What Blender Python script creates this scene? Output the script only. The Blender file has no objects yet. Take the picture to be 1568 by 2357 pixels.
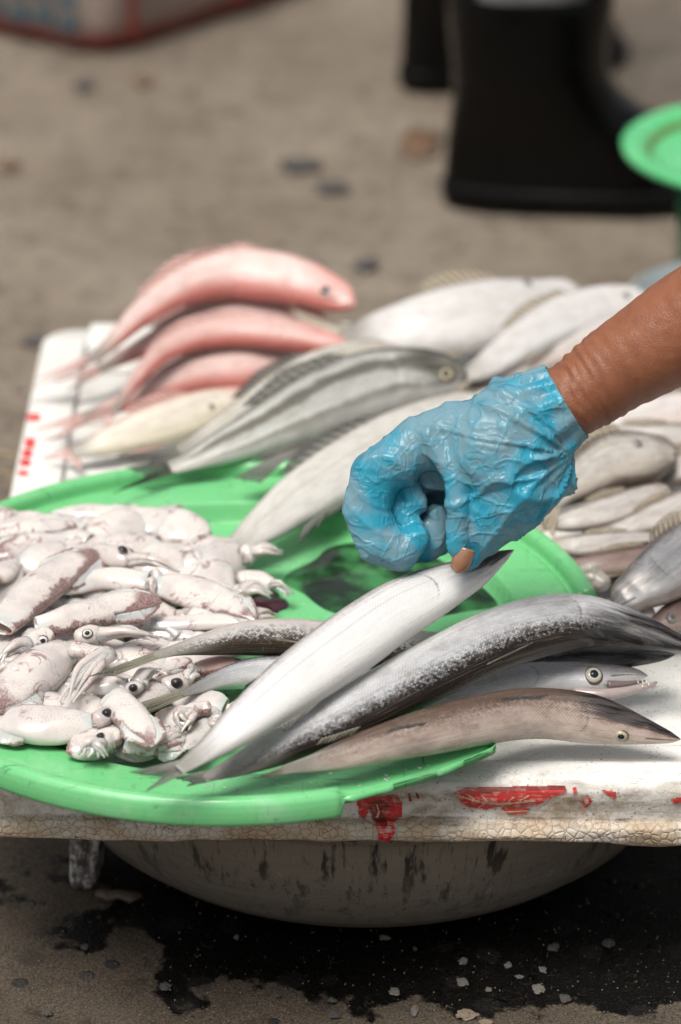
import bpy, bmesh, math, random
from mathutils import Vector, Matrix, noise
R_ = math.radians
sc = bpy.context.scene
COL = sc.collection

# ------------------------------------------------------------------ camera
FPX, PITCH, CAMH = 7529.0, R_(26.0), 1.26
CAM = Vector((0, 0, CAMH))
FWD = Vector((0, math.cos(PITCH), -math.sin(PITCH)))
UPI = Vector((0, math.sin(PITCH), math.cos(PITCH)))
RGT = Vector((1, 0, 0))
UP = Vector((0, 0, 1))
cd = bpy.data.cameras.new('camera')
cam = bpy.data.objects.new('camera', cd); COL.objects.link(cam)
cam.location = CAM
cam.rotation_euler = (R_(90) - PITCH, 0, 0)
cd.sensor_fit = 'VERTICAL'; cd.sensor_height = 36.0
cd.lens = FPX / 2357 * 36.0
cd.clip_start = 0.05; cd.clip_end = 500
cd.dof.use_dof = True; cd.dof.focus_distance = 2.17; cd.dof.aperture_fstop = 3.8
sc.camera = cam
# ------------------------------------------------------------------ world, sun, exposure
SUN_EL, SUN_AZ = 68.0, 215.0     # azimuth measured from +Y (behind the stall) towards +X
w = bpy.data.worlds.new('World'); sc.world = w; w.use_nodes = True
wn = w.node_tree.nodes; wl = w.node_tree.links
bg = wn['Background']
sky = wn.new('ShaderNodeTexSky'); sky.sky_type = 'NISHITA'; sky.sun_disc = False
sky.sun_elevation = R_(SUN_EL); sky.sun_rotation = R_(SUN_AZ)
sky.air_density = 1.0; sky.dust_density = 4.0; sky.ozone_density = 1.0
hs = wn.new('ShaderNodeHueSaturation'); hs.inputs['Saturation'].default_value = 0.15
wl.new(sky.outputs[0], hs.inputs['Color']); wl.new(hs.outputs[0], bg.inputs['Color'])
bg.inputs['Strength'].default_value = 0.05
sd = bpy.data.lights.new('sun', 'SUN'); sd.energy = 1.5; sd.angle = R_(28); sd.color = (1.0, 0.95, 0.87)
sun = bpy.data.objects.new('sun', sd); COL.objects.link(sun)
sdir = Vector((math.sin(R_(SUN_AZ)) * math.cos(R_(SUN_EL)), math.cos(R_(SUN_AZ)) * math.cos(R_(SUN_EL)), math.sin(R_(SUN_EL))))
sun.rotation_euler = sdir.to_track_quat('Z', 'Y').to_euler()
vs = sc.view_settings
vs.view_transform = 'Standard'; vs.look = 'None'; vs.gamma = 1; vs.exposure = 1.3; vs.use_curve_mapping = False
sc.cycles.use_denoising = True
sc.cycles.max_bounces = 6; sc.cycles.diffuse_bounces = 2; sc.cycles.glossy_bounces = 2; sc.cycles.transmission_bounces = 3
sc.cycles.use_adaptive_sampling = True; sc.cycles.adaptive_threshold = 0.02
sc.cycles.transparent_max_bounces = 16

# ------------------------------------------------------------------ helpers
def ray(x, y):
    return RGT * ((x - 784) / FPX) + UPI * (-(y - 1178.5) / FPX) + FWD
def P(x, y, z):
    d = ray(x, y); return CAM + d * ((z - CAMH) / d.z)
def depth(p): return (p - CAM).dot(FWD)
def proj(p):
    q = p - CAM; dd = q.dot(FWD)
    return (784 + FPX * q.x / dd, 1178.5 - FPX * q.dot(UPI) / dd)
def PD(x, y, dd): return CAM + ray(x, y) * dd
def lerp(a, b, t): return a + (b - a) * t
def sstep(a, b, x):
    t = min(1, max(0, (x - a) / (b - a))); return t * t * (3 - 2 * t)
def nz(p, s=1.0): return noise.noise(Vector(p) * s)
def catmull(pts, n):
    """pts: tuples of floats -> n samples, even in chord length of the first two values"""
    m = len(pts)
    ext = [tuple(2 * a - b for a, b in zip(pts[0], pts[1]))] + list(pts) + [tuple(2 * a - b for a, b in zip(pts[-1], pts[-2]))]
    cl = [0]
    for i in range(1, m):
        cl.append(cl[-1] + math.sqrt(sum((a - b) ** 2 for a, b in zip(pts[i][:2], pts[i - 1][:2]))) + 1e-9)
    out = []
    for k in range(n):
        s = cl[-1] * k / (n - 1); i = 0
        while i < m - 2 and cl[i + 1] < s: i += 1
        t = (s - cl[i]) / (cl[i + 1] - cl[i])
        p0, p1, p2, p3 = ext[i], ext[i + 1], ext[i + 2], ext[i + 3]
        out.append(tuple(0.5 * (2 * b + (c - a) * t + (2 * a - 5 * b + 4 * c - d) * t * t + (3 * b - a - 3 * c + d) * t ** 3)
                         for a, b, c, d in zip(p0, p1, p2, p3)))
    return out
def mesh_obj(name, verts, faces, mat, parent=None, smooth=True, attrs=None):
    me = bpy.data.meshes.new(name)
    me.from_pydata([tuple(v) for v in verts], [], faces)
    if attrs:
        for an, vals in attrs.items():
            a = me.attributes.new(an, 'FLOAT_VECTOR', 'POINT')
            a.data.foreach_set('vector', [c for v in vals for c in v])
    if smooth: me.polygons.foreach_set('use_smooth', [True] * len(me.polygons))
    me.update()
    o = bpy.data.objects.new(name, me); COL.objects.link(o)
    if mat: me.materials.append(mat)
    if parent is not None: o.parent = parent
    return o
def solid(o, t, off=0):
    m = o.modifiers.new('thick', 'SOLIDIFY'); m.thickness = t; m.offset = off; return o
def empty(name, loc=(0, 0, 0)):
    o = bpy.data.objects.new(name, None); COL.objects.link(o); o.location = loc
    o.empty_display_size = 0.02
    return o
def attach(o, parent):
    """parent with the child kept where it stands"""
    o.parent = parent; o.matrix_parent_inverse = Matrix.Translation(-parent.location)
    return o
def tag(o, label=None, cat=None, group=None, kind=None):
    if label: o['label'] = label
    if cat: o['category'] = cat
    if group: o['group'] = group
    if kind: o['kind'] = kind
    return o
def grid_faces(nu, nv, closed=False):
    f = []
    for i in range(nu - 1):
        for j in range(nv if closed else nv - 1):
            a = i * nv + j; b = i * nv + (j + 1) % nv
            f.append((a, b, b + nv, a + nv))
    return f
def lathe(name, prof, mat, parent=None, seg=64, center=(0, 0, 0), cap=False):
    v, f = [], []
    n = len(prof)
    for s in range(seg):
        a = 2 * math.pi * s / seg
        for r, z in prof: v.append((center[0] + r * math.cos(a), center[1] + r * math.sin(a), center[2] + z))
    for s in range(seg):
        t = (s + 1) % seg
        for j in range(n - 1): f.append((s * n + j, t * n + j, t * n + j + 1, s * n + j + 1))
    if cap: f.append(tuple(s * n for s in range(seg))[::-1])
    return mesh_obj(name, v, f, mat, parent)
def box(name, c, s, mat, parent=None, bev=0.003, rz=0):
    bm = bmesh.new(); bmesh.ops.create_cube(bm, size=1)
    for v in bm.verts: v.co = Vector((v.co.x * s[0], v.co.y * s[1], v.co.z * s[2]))
    if bev: bmesh.ops.bevel(bm, geom=bm.edges[:], offset=bev, segments=3, affect='EDGES', profile=0.5)
    M = Matrix.Rotation(rz, 3, 'Z')
    for v in bm.verts: v.co = M @ v.co + Vector(c)
    me = bpy.data.meshes.new(name); bm.to_mesh(me); bm.free()
    me.polygons.foreach_set('use_smooth', [True] * len(me.polygons))
    o = bpy.data.objects.new(name, me); COL.objects.link(o); me.materials.append(mat)
    if parent is not None: attach(o, parent)
    return o
def tube_verts(pts, rads, nv=8, fl=1.0):
    """tube along 3D pts; returns verts, faces with capped ends"""
    v, f = [], []
    n = len(pts); side = None
    for i in range(n):
        T = (pts[min(i + 1, n - 1)] - pts[max(i - 1, 0)]).normalized()
        if side is None:
            side = T.cross(UP)
            if side.length < 0.05: side = T.cross(RGT)
        side = (side - T * side.dot(T)).normalized()
        b = T.cross(side)
        for j in range(nv):
            a = 2 * math.pi * j / nv
            v.append(pts[i] + side * (math.cos(a) * rads[i]) + b * (math.sin(a) * rads[i] * fl))
    f = grid_faces(n, nv, True)
    f.append(tuple(range(nv))[::-1]); f.append(tuple((n - 1) * nv + j for j in range(nv)))
    return v, f
def blob(name, chains, mat, parent=None, voxel=0.002, smooth=4, post=None, cut=None):
    """one continuous surface grown from chains of (point, radius)"""
    bm = bmesh.new()
    for ch in chains:
        fine = []
        for i in range(len(ch) - 1):
            (p, r), (q, s) = ch[i], ch[i + 1]
            k = max(2, int((q - p).length / (0.35 * max(min(r, s), 0.002))))
            fine += [(p.lerp(q, t / k), lerp(r, s, t / k)) for t in range(k)]
        fine.append(ch[-1])
        for p, r in fine:
            bmesh.ops.create_icosphere(bm, subdivisions=3, radius=r, matrix=Matrix.Translation(p))
    me = bpy.data.meshes.new(name + '_raw'); bm.to_mesh(me); bm.free()
    o = bpy.data.objects.new(name, me); COL.objects.link(o)
    m = o.modifiers.new('r', 'REMESH'); m.mode = 'VOXEL'; m.voxel_size = voxel
    if smooth:
        s = o.modifiers.new('s', 'SMOOTH'); s.factor = 0.6; s.iterations = smooth
    dg = bpy.context.evaluated_depsgraph_get()
    me2 = bpy.data.meshes.new_from_object(o.evaluated_get(dg))
    o.modifiers.clear(); o.data = me2; me2.name = name
    bpy.data.meshes.remove(me)
    if cut:
        bm = bmesh.new(); bm.from_mesh(me2)
        bmesh.ops.bisect_plane(bm, geom=bm.verts[:] + bm.edges[:] + bm.faces[:], plane_co=cut[0], plane_no=cut[1], clear_outer=True)
        bm.to_mesh(me2); bm.free()
    if post:
        me2.update()
        nor = [v.normal.copy() for v in me2.vertices]
        for v, n_ in zip(me2.vertices, nor): v.co += post(v.co, n_)
    me2.polygons.foreach_set('use_smooth', [True] * len(me2.polygons)); me2.update()
    me2.materials.clear()
    if mat: me2.materials.append(mat)
    if parent is not None: attach(o, parent)
    return o

# ------------------------------------------------------------------ material kit
class Mat:
    def __init__(s, name):
        s.m = bpy.data.materials.new(name); s.m.use_nodes = True
        s.t = s.m.node_tree; s.b = s.t.nodes['Principled BSDF']; s.out = s.t.nodes['Material Output']
    def node(s, ty, **kw):
        n = s.t.nodes.new(ty)
        for k, v in kw.items(): setattr(n, k, v)
        return n
    def put(s, sock, v):
        if isinstance(v, bpy.types.NodeSocket): s.t.links.new(v, sock)
        elif isinstance(v, (tuple, list)) and len(v) == 3 and sock.type == 'RGBA': sock.default_value = (*v, 1)
        else: sock.default_value = v
    def math(s, op, a, b=0.0, c=0.0, clamp=False):
        n = s.node('ShaderNodeMath', operation=op, use_clamp=clamp)
        s.put(n.inputs[0], a); s.put(n.inputs[1], b); s.put(n.inputs[2], c); return n.outputs[0]
    def add(s, a, b): return s.math('ADD', a, b)
    def mul(s, a, b): return s.math('MULTIPLY', a, b)
    def ss(s, x, a, b, lo=0.0, hi=1.0):
        n = s.node('ShaderNodeMapRange', interpolation_type='SMOOTHSTEP')
        s.put(n.inputs[0], x); n.inputs[1].default_value = a; n.inputs[2].default_value = b
        n.inputs[3].default_value = lo; n.inputs[4].default_value = hi; return n.outputs[0]
    def mix(s, f, a, b, mode='MIX'):
        n = s.node('ShaderNodeMix', data_type='RGBA', blend_type=mode)
        s.put(n.inputs[0], f); s.put(n.inputs[6], a); s.put(n.inputs[7], b); return n.outputs[2]
    def attr(s, name): return s.node('ShaderNodeAttribute', attribute_name=name).outputs['Vector']
    def sep(s, v):
        n = s.node('ShaderNodeSeparateXYZ'); s.put(n.inputs[0], v); return n.outputs
    def obj(s): return s.node('ShaderNodeTexCoord').outputs['Object']
    def geo(s): return s.node('ShaderNodeNewGeometry').outputs['Position']
    def map(s, v, scale=(1, 1, 1), rot=(0, 0, 0), loc=(0, 0, 0)):
        n = s.node('ShaderNodeMapping'); s.put(n.inputs[0], v)
        n.inputs['Scale'].default_value = scale; n.inputs['Rotation'].default_value = rot; n.inputs['Location'].default_value = loc
        return n.outputs[0]
    def noise(s, v, scale, det=4, rough=0.55, dist=0.0):
        n = s.node('ShaderNodeTexNoise'); s.put(n.inputs['Vector'], v)
        n.inputs['Scale'].default_value = scale; n.inputs['Detail'].default_value = det
        n.inputs['Roughness'].default_value = rough; n.inputs['Distortion'].default_value = dist
        return n.outputs['Fac']
    def vor(s, v, scale, feature='F1', rand=1.0, out='Distance'):
        n = s.node('ShaderNodeTexVoronoi', feature=feature); s.put(n.inputs['Vector'], v)
        n.inputs['Scale'].default_value = scale; n.inputs['Randomness'].default_value = rand
        return n.outputs[out]
    def bump(s, h, strength=0.3, dist=0.001, normal=None):
        n = s.node('ShaderNodeBump'); s.put(n.inputs['Height'], h)
        n.inputs['Strength'].default_value = strength; n.inputs['Distance'].default_value = dist
        if normal is not None: s.put(n.inputs['Normal'], normal)
        return n.outputs[0]
    def set(s, **kw):
        names = dict(color='Base Color', rough='Roughness', metal='Metallic', normal='Normal', spec='Specular IOR Level',
                     coat='Coat Weight', coatr='Coat Roughness', sss='Subsurface Weight', alpha='Alpha', trans='Transmission Weight', ior='IOR', sheen='Sheen Weight')
        for k, v in kw.items(): s.put(s.b.inputs[names[k]], v)
        return s.m
def plain(name, col, rough=0.5, metal=0.0, spec=0.5, coat=0.0, var=0.15, nscale=60, bump=0.1):
    m = Mat(name); n = m.noise(m.obj(), nscale, 5)
    c = m.mix(n, tuple(x * (1 - var) for x in col), tuple(min(1, x * (1 + var)) for x in col))
    m.set(color=c, rough=rough, metal=metal, spec=spec, coat=coat)
    if bump: m.set(normal=m.bump(n, bump, 0.002))
    return m.m

# ------------------------------------------------------------------ ground
def ground_mat():
    m = Mat('concrete'); p = m.geo()
    n1 = m.noise(p, 3.0, 6, 0.6); n2 = m.noise(p, 22, 6, 0.65); n3 = m.noise(p, 240, 4, 0.7)
    c = m.mix(m.ss(n1, 0.35, 0.68), (0.215, 0.173, 0.134), (0.298, 0.250, 0.200))
    c = m.mix(m.ss(n2, 0.40, 0.72, 0, 0.55), c, (0.125, 0.105, 0.086))
    c = m.mix(m.ss(n3, 0.45, 0.75, 0, 0.5), c, (0.235, 0.205, 0.17))
    v = m.vor(p, 46, rand=1.0); vc = m.sep(m.vor(p, 46, out='Color'))
    stone = m.mul(m.ss(v, 0.30, 0.22), m.ss(vc[0], 0.72, 0.78))
    c = m.mix(stone, c, m.mix(vc[1], (0.035, 0.035, 0.038), (0.19, 0.18, 0.17)))
    # old spill stains scattered over the yard
    st = m.mul(m.ss(m.noise(p, 7.5, 5, 0.7, 0.6), 0.60, 0.70), 0.55)
    c = m.mix(st, c, (0.07, 0.05, 0.04))
    # soaked patch in front of the basin (its own ragged outline)
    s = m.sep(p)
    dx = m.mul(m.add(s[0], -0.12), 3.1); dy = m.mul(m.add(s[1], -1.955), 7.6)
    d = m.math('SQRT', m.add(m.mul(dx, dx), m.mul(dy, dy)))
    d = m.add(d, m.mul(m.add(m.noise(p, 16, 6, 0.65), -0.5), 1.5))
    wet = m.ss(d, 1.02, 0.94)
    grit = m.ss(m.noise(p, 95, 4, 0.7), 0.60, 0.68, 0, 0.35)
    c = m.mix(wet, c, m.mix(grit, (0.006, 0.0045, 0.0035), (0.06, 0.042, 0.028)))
    # wet dirty concrete close around the basin, with shade painted in
    d2 = m.math('ABSOLUTE', m.add(s[1], -1.80)); damp_shade = m.mul(m.ss(m.add(d2, m.mul(n2, 0.06)), 0.42, 0.20), 0.66)
    c = m.mix(damp_shade, c, m.mix(1.0, c, (0.10, 0.080, 0.062), 'MULTIPLY'))
    g1, g2 = m.noise(p, 620, 3, .7), m.noise(p, 1500, 2, .6)
    gv_ = m.add(m.ss(g1, .30, .70, .35, 1.25), m.ss(g2, .55, .75, 0, .9))
    gc = m.node('ShaderNodeCombineColor'); [m.put(gc.inputs[i_], gv_) for i_ in range(3)]
    c = m.mix(1.0, c, gc.outputs[0], 'MULTIPLY')
    blot = m.mul(m.ss(m.vor(p, 30), .34, .26), m.ss(m.sep(m.vor(p, 30, out='Color'))[1], .55, .62))
    c = m.mix(m.mul(blot, .35), c, (0.022, 0.02, 0.019))
    c = m.mix(m.mul(wet, m.ss(m.noise(p, 900, 2, .6), .66, .72, 0, .7)), c, (0.13, 0.11, 0.09))
    h = m.add(m.mul(g1, .45), m.add(m.mul(n3, 0.5), m.add(n2, m.mul(stone, 0.6))))
    rough = m.mix(wet, (0.8, 0.8, 0.8), (0.32, 0.32, 0.32))
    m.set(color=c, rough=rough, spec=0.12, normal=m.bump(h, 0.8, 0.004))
    return m.m
gm = ground_mat()
nx = [(-60), -20, -6, -2, -1] + [(-0.8 + 0.02 * i) for i in range(81)] + [1, 2, 6, 20, 60]
ny = [-40, -10, 0, 0.8, 1.2] + [1.4 + 0.02 * i for i in range(160)] + [5, 6, 9, 20, 60, 160]
gv = []
for x in nx:
    for y in ny:
        near = 1.0 if (abs(x) < 0.9 and 1.35 < y < 4.7) else 0.0
        z = 0.0025 * nz((x, y, 0), 7) + 0.0015 * nz((x, y, 3), 25)
        gv.append((x, y, (z - 0.002) * near))
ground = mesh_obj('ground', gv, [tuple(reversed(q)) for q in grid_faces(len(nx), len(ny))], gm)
tag(ground, kind='structure')
# loose chips and aggregate showing in the wet patch
random.seed(5)
stone_m = [plain('stone_pale', (0.11, 0.10, 0.09), 0.7, var=0.3, nscale=300, bump=0.5),
           plain('stone_grey', (0.045, 0.042, 0.039), 0.7, var=0.3, nscale=300, bump=0.5),
           plain('stone_tan', (0.16, 0.125, 0.09), 0.7, var=0.3, nscale=300, bump=0.5)]
def stone(px, py, rx, ry, mi, seed):
    bm = bmesh.new(); bmesh.ops.create_icosphere(bm, subdivisions=3, radius=1)
    c = P(px, py, 0.0); k = depth(c) / FPX
    for v in bm.verts:
        d = 1 + 0.55 * noise.noise(v.co * 1.5 + Vector((seed, 0, 0))) + 0.25 * noise.noise(v.co * 3.5 + Vector((0, seed, 0)))
        v.co = c + Vector((v.co.x * rx * .62 * k * d, v.co.y * ry * .62 * k * d / 0.5, v.co.z * min(rx, ry) * k * 0.30 * d))
    me = bpy.data.meshes.new('stone'); bm.to_mesh(me); bm.free(); me.materials.append(stone_m[mi])
    o = bpy.data.objects.new('stone', me); COL.objects.link(o); o.parent = ground
for i, s in enumerate([(910, 2283, 20, 11, 0), (1065, 2260, 22, 12, 0), (1240, 2275, 22, 15, 0), (1125, 2277, 12, 7, 0), (1195, 2248, 15, 6, 0),
                       (1170, 2222, 13, 9, 0), (1067, 2212, 15, 11, 0), (1250, 2232, 13, 10, 0), (1300, 2298, 20, 13, 1), (1075, 2335, 34, 16, 2),
                       (1120, 2352, 24, 8, 2), (770, 2335, 18, 11, 1), (765, 2302, 15, 8, 1), (955, 2325, 12, 15, 0), (885, 2158, 18, 8, 2), (545, 2156, 9, 8, 0),
                       (1400, 2170, 22, 15, 1), (1275, 2180, 22, 12, 1), (955, 2183, 9, 6, 1), (380, 2270, 20, 12, 1), (195, 2180, 14, 8, 1),
                       (110, 2330, 15, 9, 1), (55, 2005, 14, 8, 1), (640, 2290, 11, 6, 1), (330, 2215, 9, 6, 1)]):
    stone(*s, seed=i * 3.1)
def grit():
    bm = bmesh.new()
    for i in range(1100):
        px, py = random.uniform(-60, 1640), random.uniform(1950, 2400)
        c = P(px, py, 0.0); r = random.choice([.0002, .0003, .0003, .0004, .0006])
        t = bmesh.ops.create_icosphere(bm, subdivisions=1, radius=r, matrix=Matrix.Translation(c))
    me = bpy.data.meshes.new('grit'); bm.to_mesh(me); bm.free(); me.materials.append(stone_m[2])
    o = bpy.data.objects.new('grit', me); COL.objects.link(o); tag(o, 'loose pale grit scattered over the ground below the basin', 'grit', kind='stuff')
grit()
# trodden scraps lying on the yard
scrap_m = [plain('scrap_dark', (0.055, 0.05, 0.05), 0.6, nscale=200), plain('scrap_brown', (0.12, 0.07, 0.04), 0.6, nscale=200)]
def scrap(px, py, rx, ry, mi, label, seed):
    c = P(px, py, 0.003); k = depth(c) / FPX; v = [c + Vector((0, 0, 0.004))]; f = []
    n = 22
    for ring in (0.55, 1.0):
        for j in range(n):
            a = 2 * math.pi * j / n; d = ring * (1 + 0.45 * nz((math.cos(a) + seed, math.sin(a), 0), 1.4))
            v.append(c + Vector((math.cos(a) * rx * k * d, math.sin(a) * ry * k * d / 0.42, 0.003 * (1.2 - ring) + 0.002 * nz((a, seed, ring)))))
    for j in range(n):
        f.append((0, 1 + j, 1 + (j + 1) % n)); f.append((1 + j, 1 + n + j, 1 + n + (j + 1) % n, 1 + (j + 1) % n))
    o = mesh_obj('trodden_leaf', v, f, scrap_m[mi]); solid(o, 0.002)
    tag(o, label, 'litter', 'scraps trodden into the yard')
scrap(690, 378, 48, 16, 0, 'dark trodden scrap on the concrete, left one of the pair left of the boots', 1)
scrap(762, 432, 44, 14, 0, 'dark trodden scrap on the concrete, right one of the pair left of the boots', 2)
scrap(965, 330, 44, 46, 1, 'brown smeared scrap touching the heel of the near boot', 3)
scrap(18, 382, 26, 14, 1, 'reddish brown scrap at the left edge of the yard', 4)
scrap(195, 195, 22, 14, 0, 'small dark scrap below the striped sack, left of two', 5)
scrap(330, 188, 22, 13, 1, 'small dark scrap below the striped sack, right of two', 6)
scrap(100, 785, 44, 14, 0, 'dark scrap on the ground beside the corner of the foam lid', 7)
scrap(845, 607, 26, 16, 0, 'faint dark scrap behind the head of the pink fish', 8)

# flat dark sheet laid over the dark ground area left of the lid
def mat_sheet():
    v, nxs, nys = [], 40, 40
    for i in range(nxs):
        for j in range(nys):
            x = lerp(-0.75, -0.285, i / 39); y = lerp(1.72 + 0.55, 2.53, j / 39)
            y += 0.02 * nz((x * 3, y * 3, 7))
            v.append((x, y, 0.005 + 0.004 * (1 + nz((x, y, 1), 14))))
    o = mesh_obj('dark_sheet', v, [tuple(reversed(q)) for q in grid_faces(nxs, nys)], plain('sheet', (0.055, 0.06, 0.068), 0.45, nscale=40)); solid(o, 0.002)
    tag(o, 'dark grey sheet on the ground left of the foam lid', 'sheet')
    for k, (y, l) in enumerate(((1043, 'upper pale straw lying across the dark sheet'), (1088, 'lower pale straw lying across the dark sheet'))):
        a, b = P(-40, y, 0.018), P(60, y + 4, 0.016)
        vv, ff = tube_verts([a.lerp(b, t / 6) + Vector((0, 0, .002 * math.sin(t))) for t in range(7)], [0.0016] * 7, 6)
        tag(mesh_obj('straw', vv, ff, plain('straw', (0.35, 0.27, 0.16))), l, 'straw', 'straws on the dark sheet')
mat_sheet()

# ------------------------------------------------------------------ foam lid
LX0, LX1, LYF, LYB = -0.257, 0.37, 1.847, 2.632
LPROF = [(.110, .1565), (.060, .1565), (.056, .1595), (.034, .160), (.030, .1625), (.009, .1625), (.003, .1605), (.0005, .156), (0, .150),
         (.0015, .143), (.0015, .1345), (-.003, .1335), (-.0055, .131), (-.006, .126), (-.005, .1215), (-.001, .119), (.02, .118)]
def lid_pt(x, i, off=0.0):
    i = max(0, min(len(LPROF) - 1.001, i)); a = int(i); t = i - a
    y, z = (lerp(LPROF[a][q], LPROF[a + 1][q], t) for q in (0, 1))
    w1 = 0.0016 * nz((x * 14, 0, 5)) + 0.0009 * nz((x * 60, i * .2, 1))
    lowk = sstep(10, 13, i)
    y += w1 * (0.4 + lowk) + lowk * 0.0022 * nz((x * 38, i * .5, 9))
    z += 0.0013 * nz((x * 9, i * .3, 2)) * (0.5 + lowk) + sstep(13, 15, i) * (0.0035 * nz((x * 22, 0, 3)) - .001)
    ax, ay = LPROF[a]; bx, by = LPROF[a + 1]
    nrm = Vector((0, -(ay - by), (ax - bx))).normalized() if True else None
    skew = -0.016 * x
    return Vector((x, LYF + y + skew, z)) + Vector((0, nrm.y, nrm.z)) * off
def foam_mat():
    m = Mat('foam'); p = m.geo(); s = m.sep(p)
    edge = m.vor(p, 185, 'DISTANCE_TO_EDGE', rand=.8)
    low = m.mul(m.ss(s[2], 0.1365, 0.133), m.ss(s[1], 1.98, 1.90))
    crack = m.mul(m.ss(edge, 0.03, 0.004), m.add(m.mul(low, 0.85), m.ss(m.noise(p, 30, 4), 0.42, 0.62, 0, 0.6)))
    c = m.mix(m.noise(p, 16, 5, .6), (0.62, 0.61, 0.58), (0.72, 0.715, 0.69))
    dirt = m.noise(p, 34, 6, 0.7, 0.5)
    front = m.ss(s[1], 1.875, 1.845)
    c = m.mix(m.mul(m.mul(m.ss(dirt, 0.44, 0.66), front), m.ss(s[2], 0.16, 0.15, 0.25, 0.85)), c, (0.33, 0.235, 0.14))
    c = m.mix(m.mul(low, m.ss(m.noise(p, 26, 3), .3, .65, .35, .95)), c, (0.47, 0.36, 0.245))
    c = m.mix(m.ss(m.noise(p, 70, 5, .7), 0.60, 0.74, 0, 0.55), c, (0.42, 0.33, 0.2))
    c = m.mix(m.mul(crack, .85), c, (0.12, 0.07, 0.04))
    dot = m.mul(m.ss(m.vor(p, 300), 0.26, 0.12), m.ss(m.noise(p, 25, 3), 0.44, 0.58))
    c = m.mix(m.mul(dot, 0.8), c, (0.13, 0.09, 0.06))
    h = m.add(m.mul(m.ss(edge, 0.0, 0.22), m.add(m.mul(low, .6), 0.12)), m.mul(dirt, 0.25))
    m.set(color=c, rough=0.55, spec=0.2, normal=m.bump(h, 0.45, 0.0022))
    return m.m
FOAM = foam_mat()
lid = empty('foam_lid', (0.05, 2.2, 0.118)); tag(lid, 'big dirty white polystyrene box lid carrying the tray and all the fish', 'foam lid')
NX = 420
lv = []
prof_n = len(LPROF)
fine = [i * (prof_n - 1) / 54 for i in range(55)]
for i in range(NX):
    x = lerp(LX0, LX1, i / (NX - 1))
    row = [Vector((x, LYB + 0.001 * nz((x * 9, 1, 1)), .1195)), Vector((x, LYB, .1475)), Vector((x, LYB - .006, .1555)), Vector((x, 2.2, .1565))]
    row += [lid_pt(x, f_) for f_ in fine]
    row += [Vector((x, 2.2, .1185))]
    rc = 0.03; ex = min(x - LX0, LX1 - x)
    if ex < rc:                                   # rounded corners
        q = rc - math.sqrt(max(0, rc * rc - (rc - ex) ** 2))
        for v in row[:3]: v.y -= q
        for v in row[9:-1]: v.y += q * (1 if v.y < LYF + .05 else 0)
    lv += row
nv_ = len(lv) // NX
lf = [tuple(reversed(q)) for q in grid_faces(NX, nv_, True)]
lf += [tuple(range(nv_)), tuple((NX - 1) * nv_ + j for j in range(nv_))[::-1]]
attach(mesh_obj('slab', lv, lf, FOAM), lid)
# moulded rim and pockets of the lid, seen at its far left corner
box('rim', (LX0 + .021, 2.34, .1585), (.036, .50, .010), FOAM, lid, .003)
box('rim', (LX0 + .30, LYB - .034, .1585), (.52, .052, .0098), FOAM, lid, .003)
for k, yy in enumerate((2.545, 2.44, 2.335, 2.23)):
    box('rib', (LX0 + .12, yy, .1580), (.158, .034, .0088), FOAM, lid, .003)
box('rib', (LX0 + .088, 2.38, .1582), (.016, .40, .0093), FOAM, lid, .003)
box('rib', (LX0 + .150, 2.38, .1582), (.016, .40, .0093), FOAM, lid, .003)
# red print under clear packing tape along the front edge
def worn(name, col, cover):
    m = Mat(name); p = m.geo()
    wear = m.ss(m.add(m.mul(m.noise(p, 150, 5, .7), .6), m.mul(m.noise(m.map(p, (60, 900, 900)), 1.0, 3, .6), .4)), .50, .62, 0, cover)
    c = m.mix(m.noise(p, 90, 4), tuple(x * .72 for x in col), col)
    c = m.mix(m.ss(m.noise(p, 60, 5, .7), .55, .68, 0, .55), c, tuple(x * .35 for x in col))
    m.set(color=m.mix(wear, c, (0.55, 0.45, 0.38)), rough=.34, spec=.35)
    return m.m
RED = worn('red_print', (0.66, 0.012, 0.026), .8)
REDD = worn('red_print_dark', (0.24, 0.010, 0.016), .5)
VEIN = plain('print_vein', (0.72, 0.42, 0.30), 0.4, nscale=100, bump=0)
def lid_param(px, py):
    best = None
    for k in range(0, 640):
        i = 4 + 12 * k / 640; x = (px - 784) / FPX * 2.11
        for _ in range(2):
            q = lid_pt(x, i); x = (px - 784) / FPX * depth(q)
        d = abs(proj(q)[1] - py)
        if best is None or d < best[0]: best = (d, x, i)
    return best[1], best[2]
def lid_print(name, poly, mat, off=0.0009):
    """flat print laid on the rounded front edge, outline given where it is seen"""
    pts = [lid_param(*q) for q in poly]
    x0, x1 = min(p[0] for p in pts), max(p[0] for p in pts); i0, i1 = min(p[1] for p in pts), max(p[1] for p in pts)
    nxg, nig = max(6, int((x1 - x0) / .0009)), max(6, int((i1 - i0) / .11))
    def inside(x, i):
        c = False; n = len(pts)
        for a in range(n):
            (xa, ia), (xb, ib) = pts[a], pts[a - 1]
            if (ia > i) != (ib > i) and x < (xb - xa) * (i - ia) / (ib - ia) + xa: c = not c
        return c
    v, f, idx = [], [], {}
    for a in range(nxg):
        for b in range(nig):
            xm, im = lerp(x0, x1, (a + .5) / nxg), lerp(i0, i1, (b + .5) / nig)
            if not inside(xm, im): continue
            q = []
            for da, db in ((0, 0), (1, 0), (1, 1), (0, 1)):
                key = (a + da, b + db)
                if key not in idx:
                    idx[key] = len(v); v.append(lid_pt(lerp(x0, x1, key[0] / nxg), lerp(i0, i1, key[1] / nig), off))
                q.append(idx[key])
            f.append(tuple(q[::-1]))
    if f: attach(mesh_obj(name, v, f, mat), lid)
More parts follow.
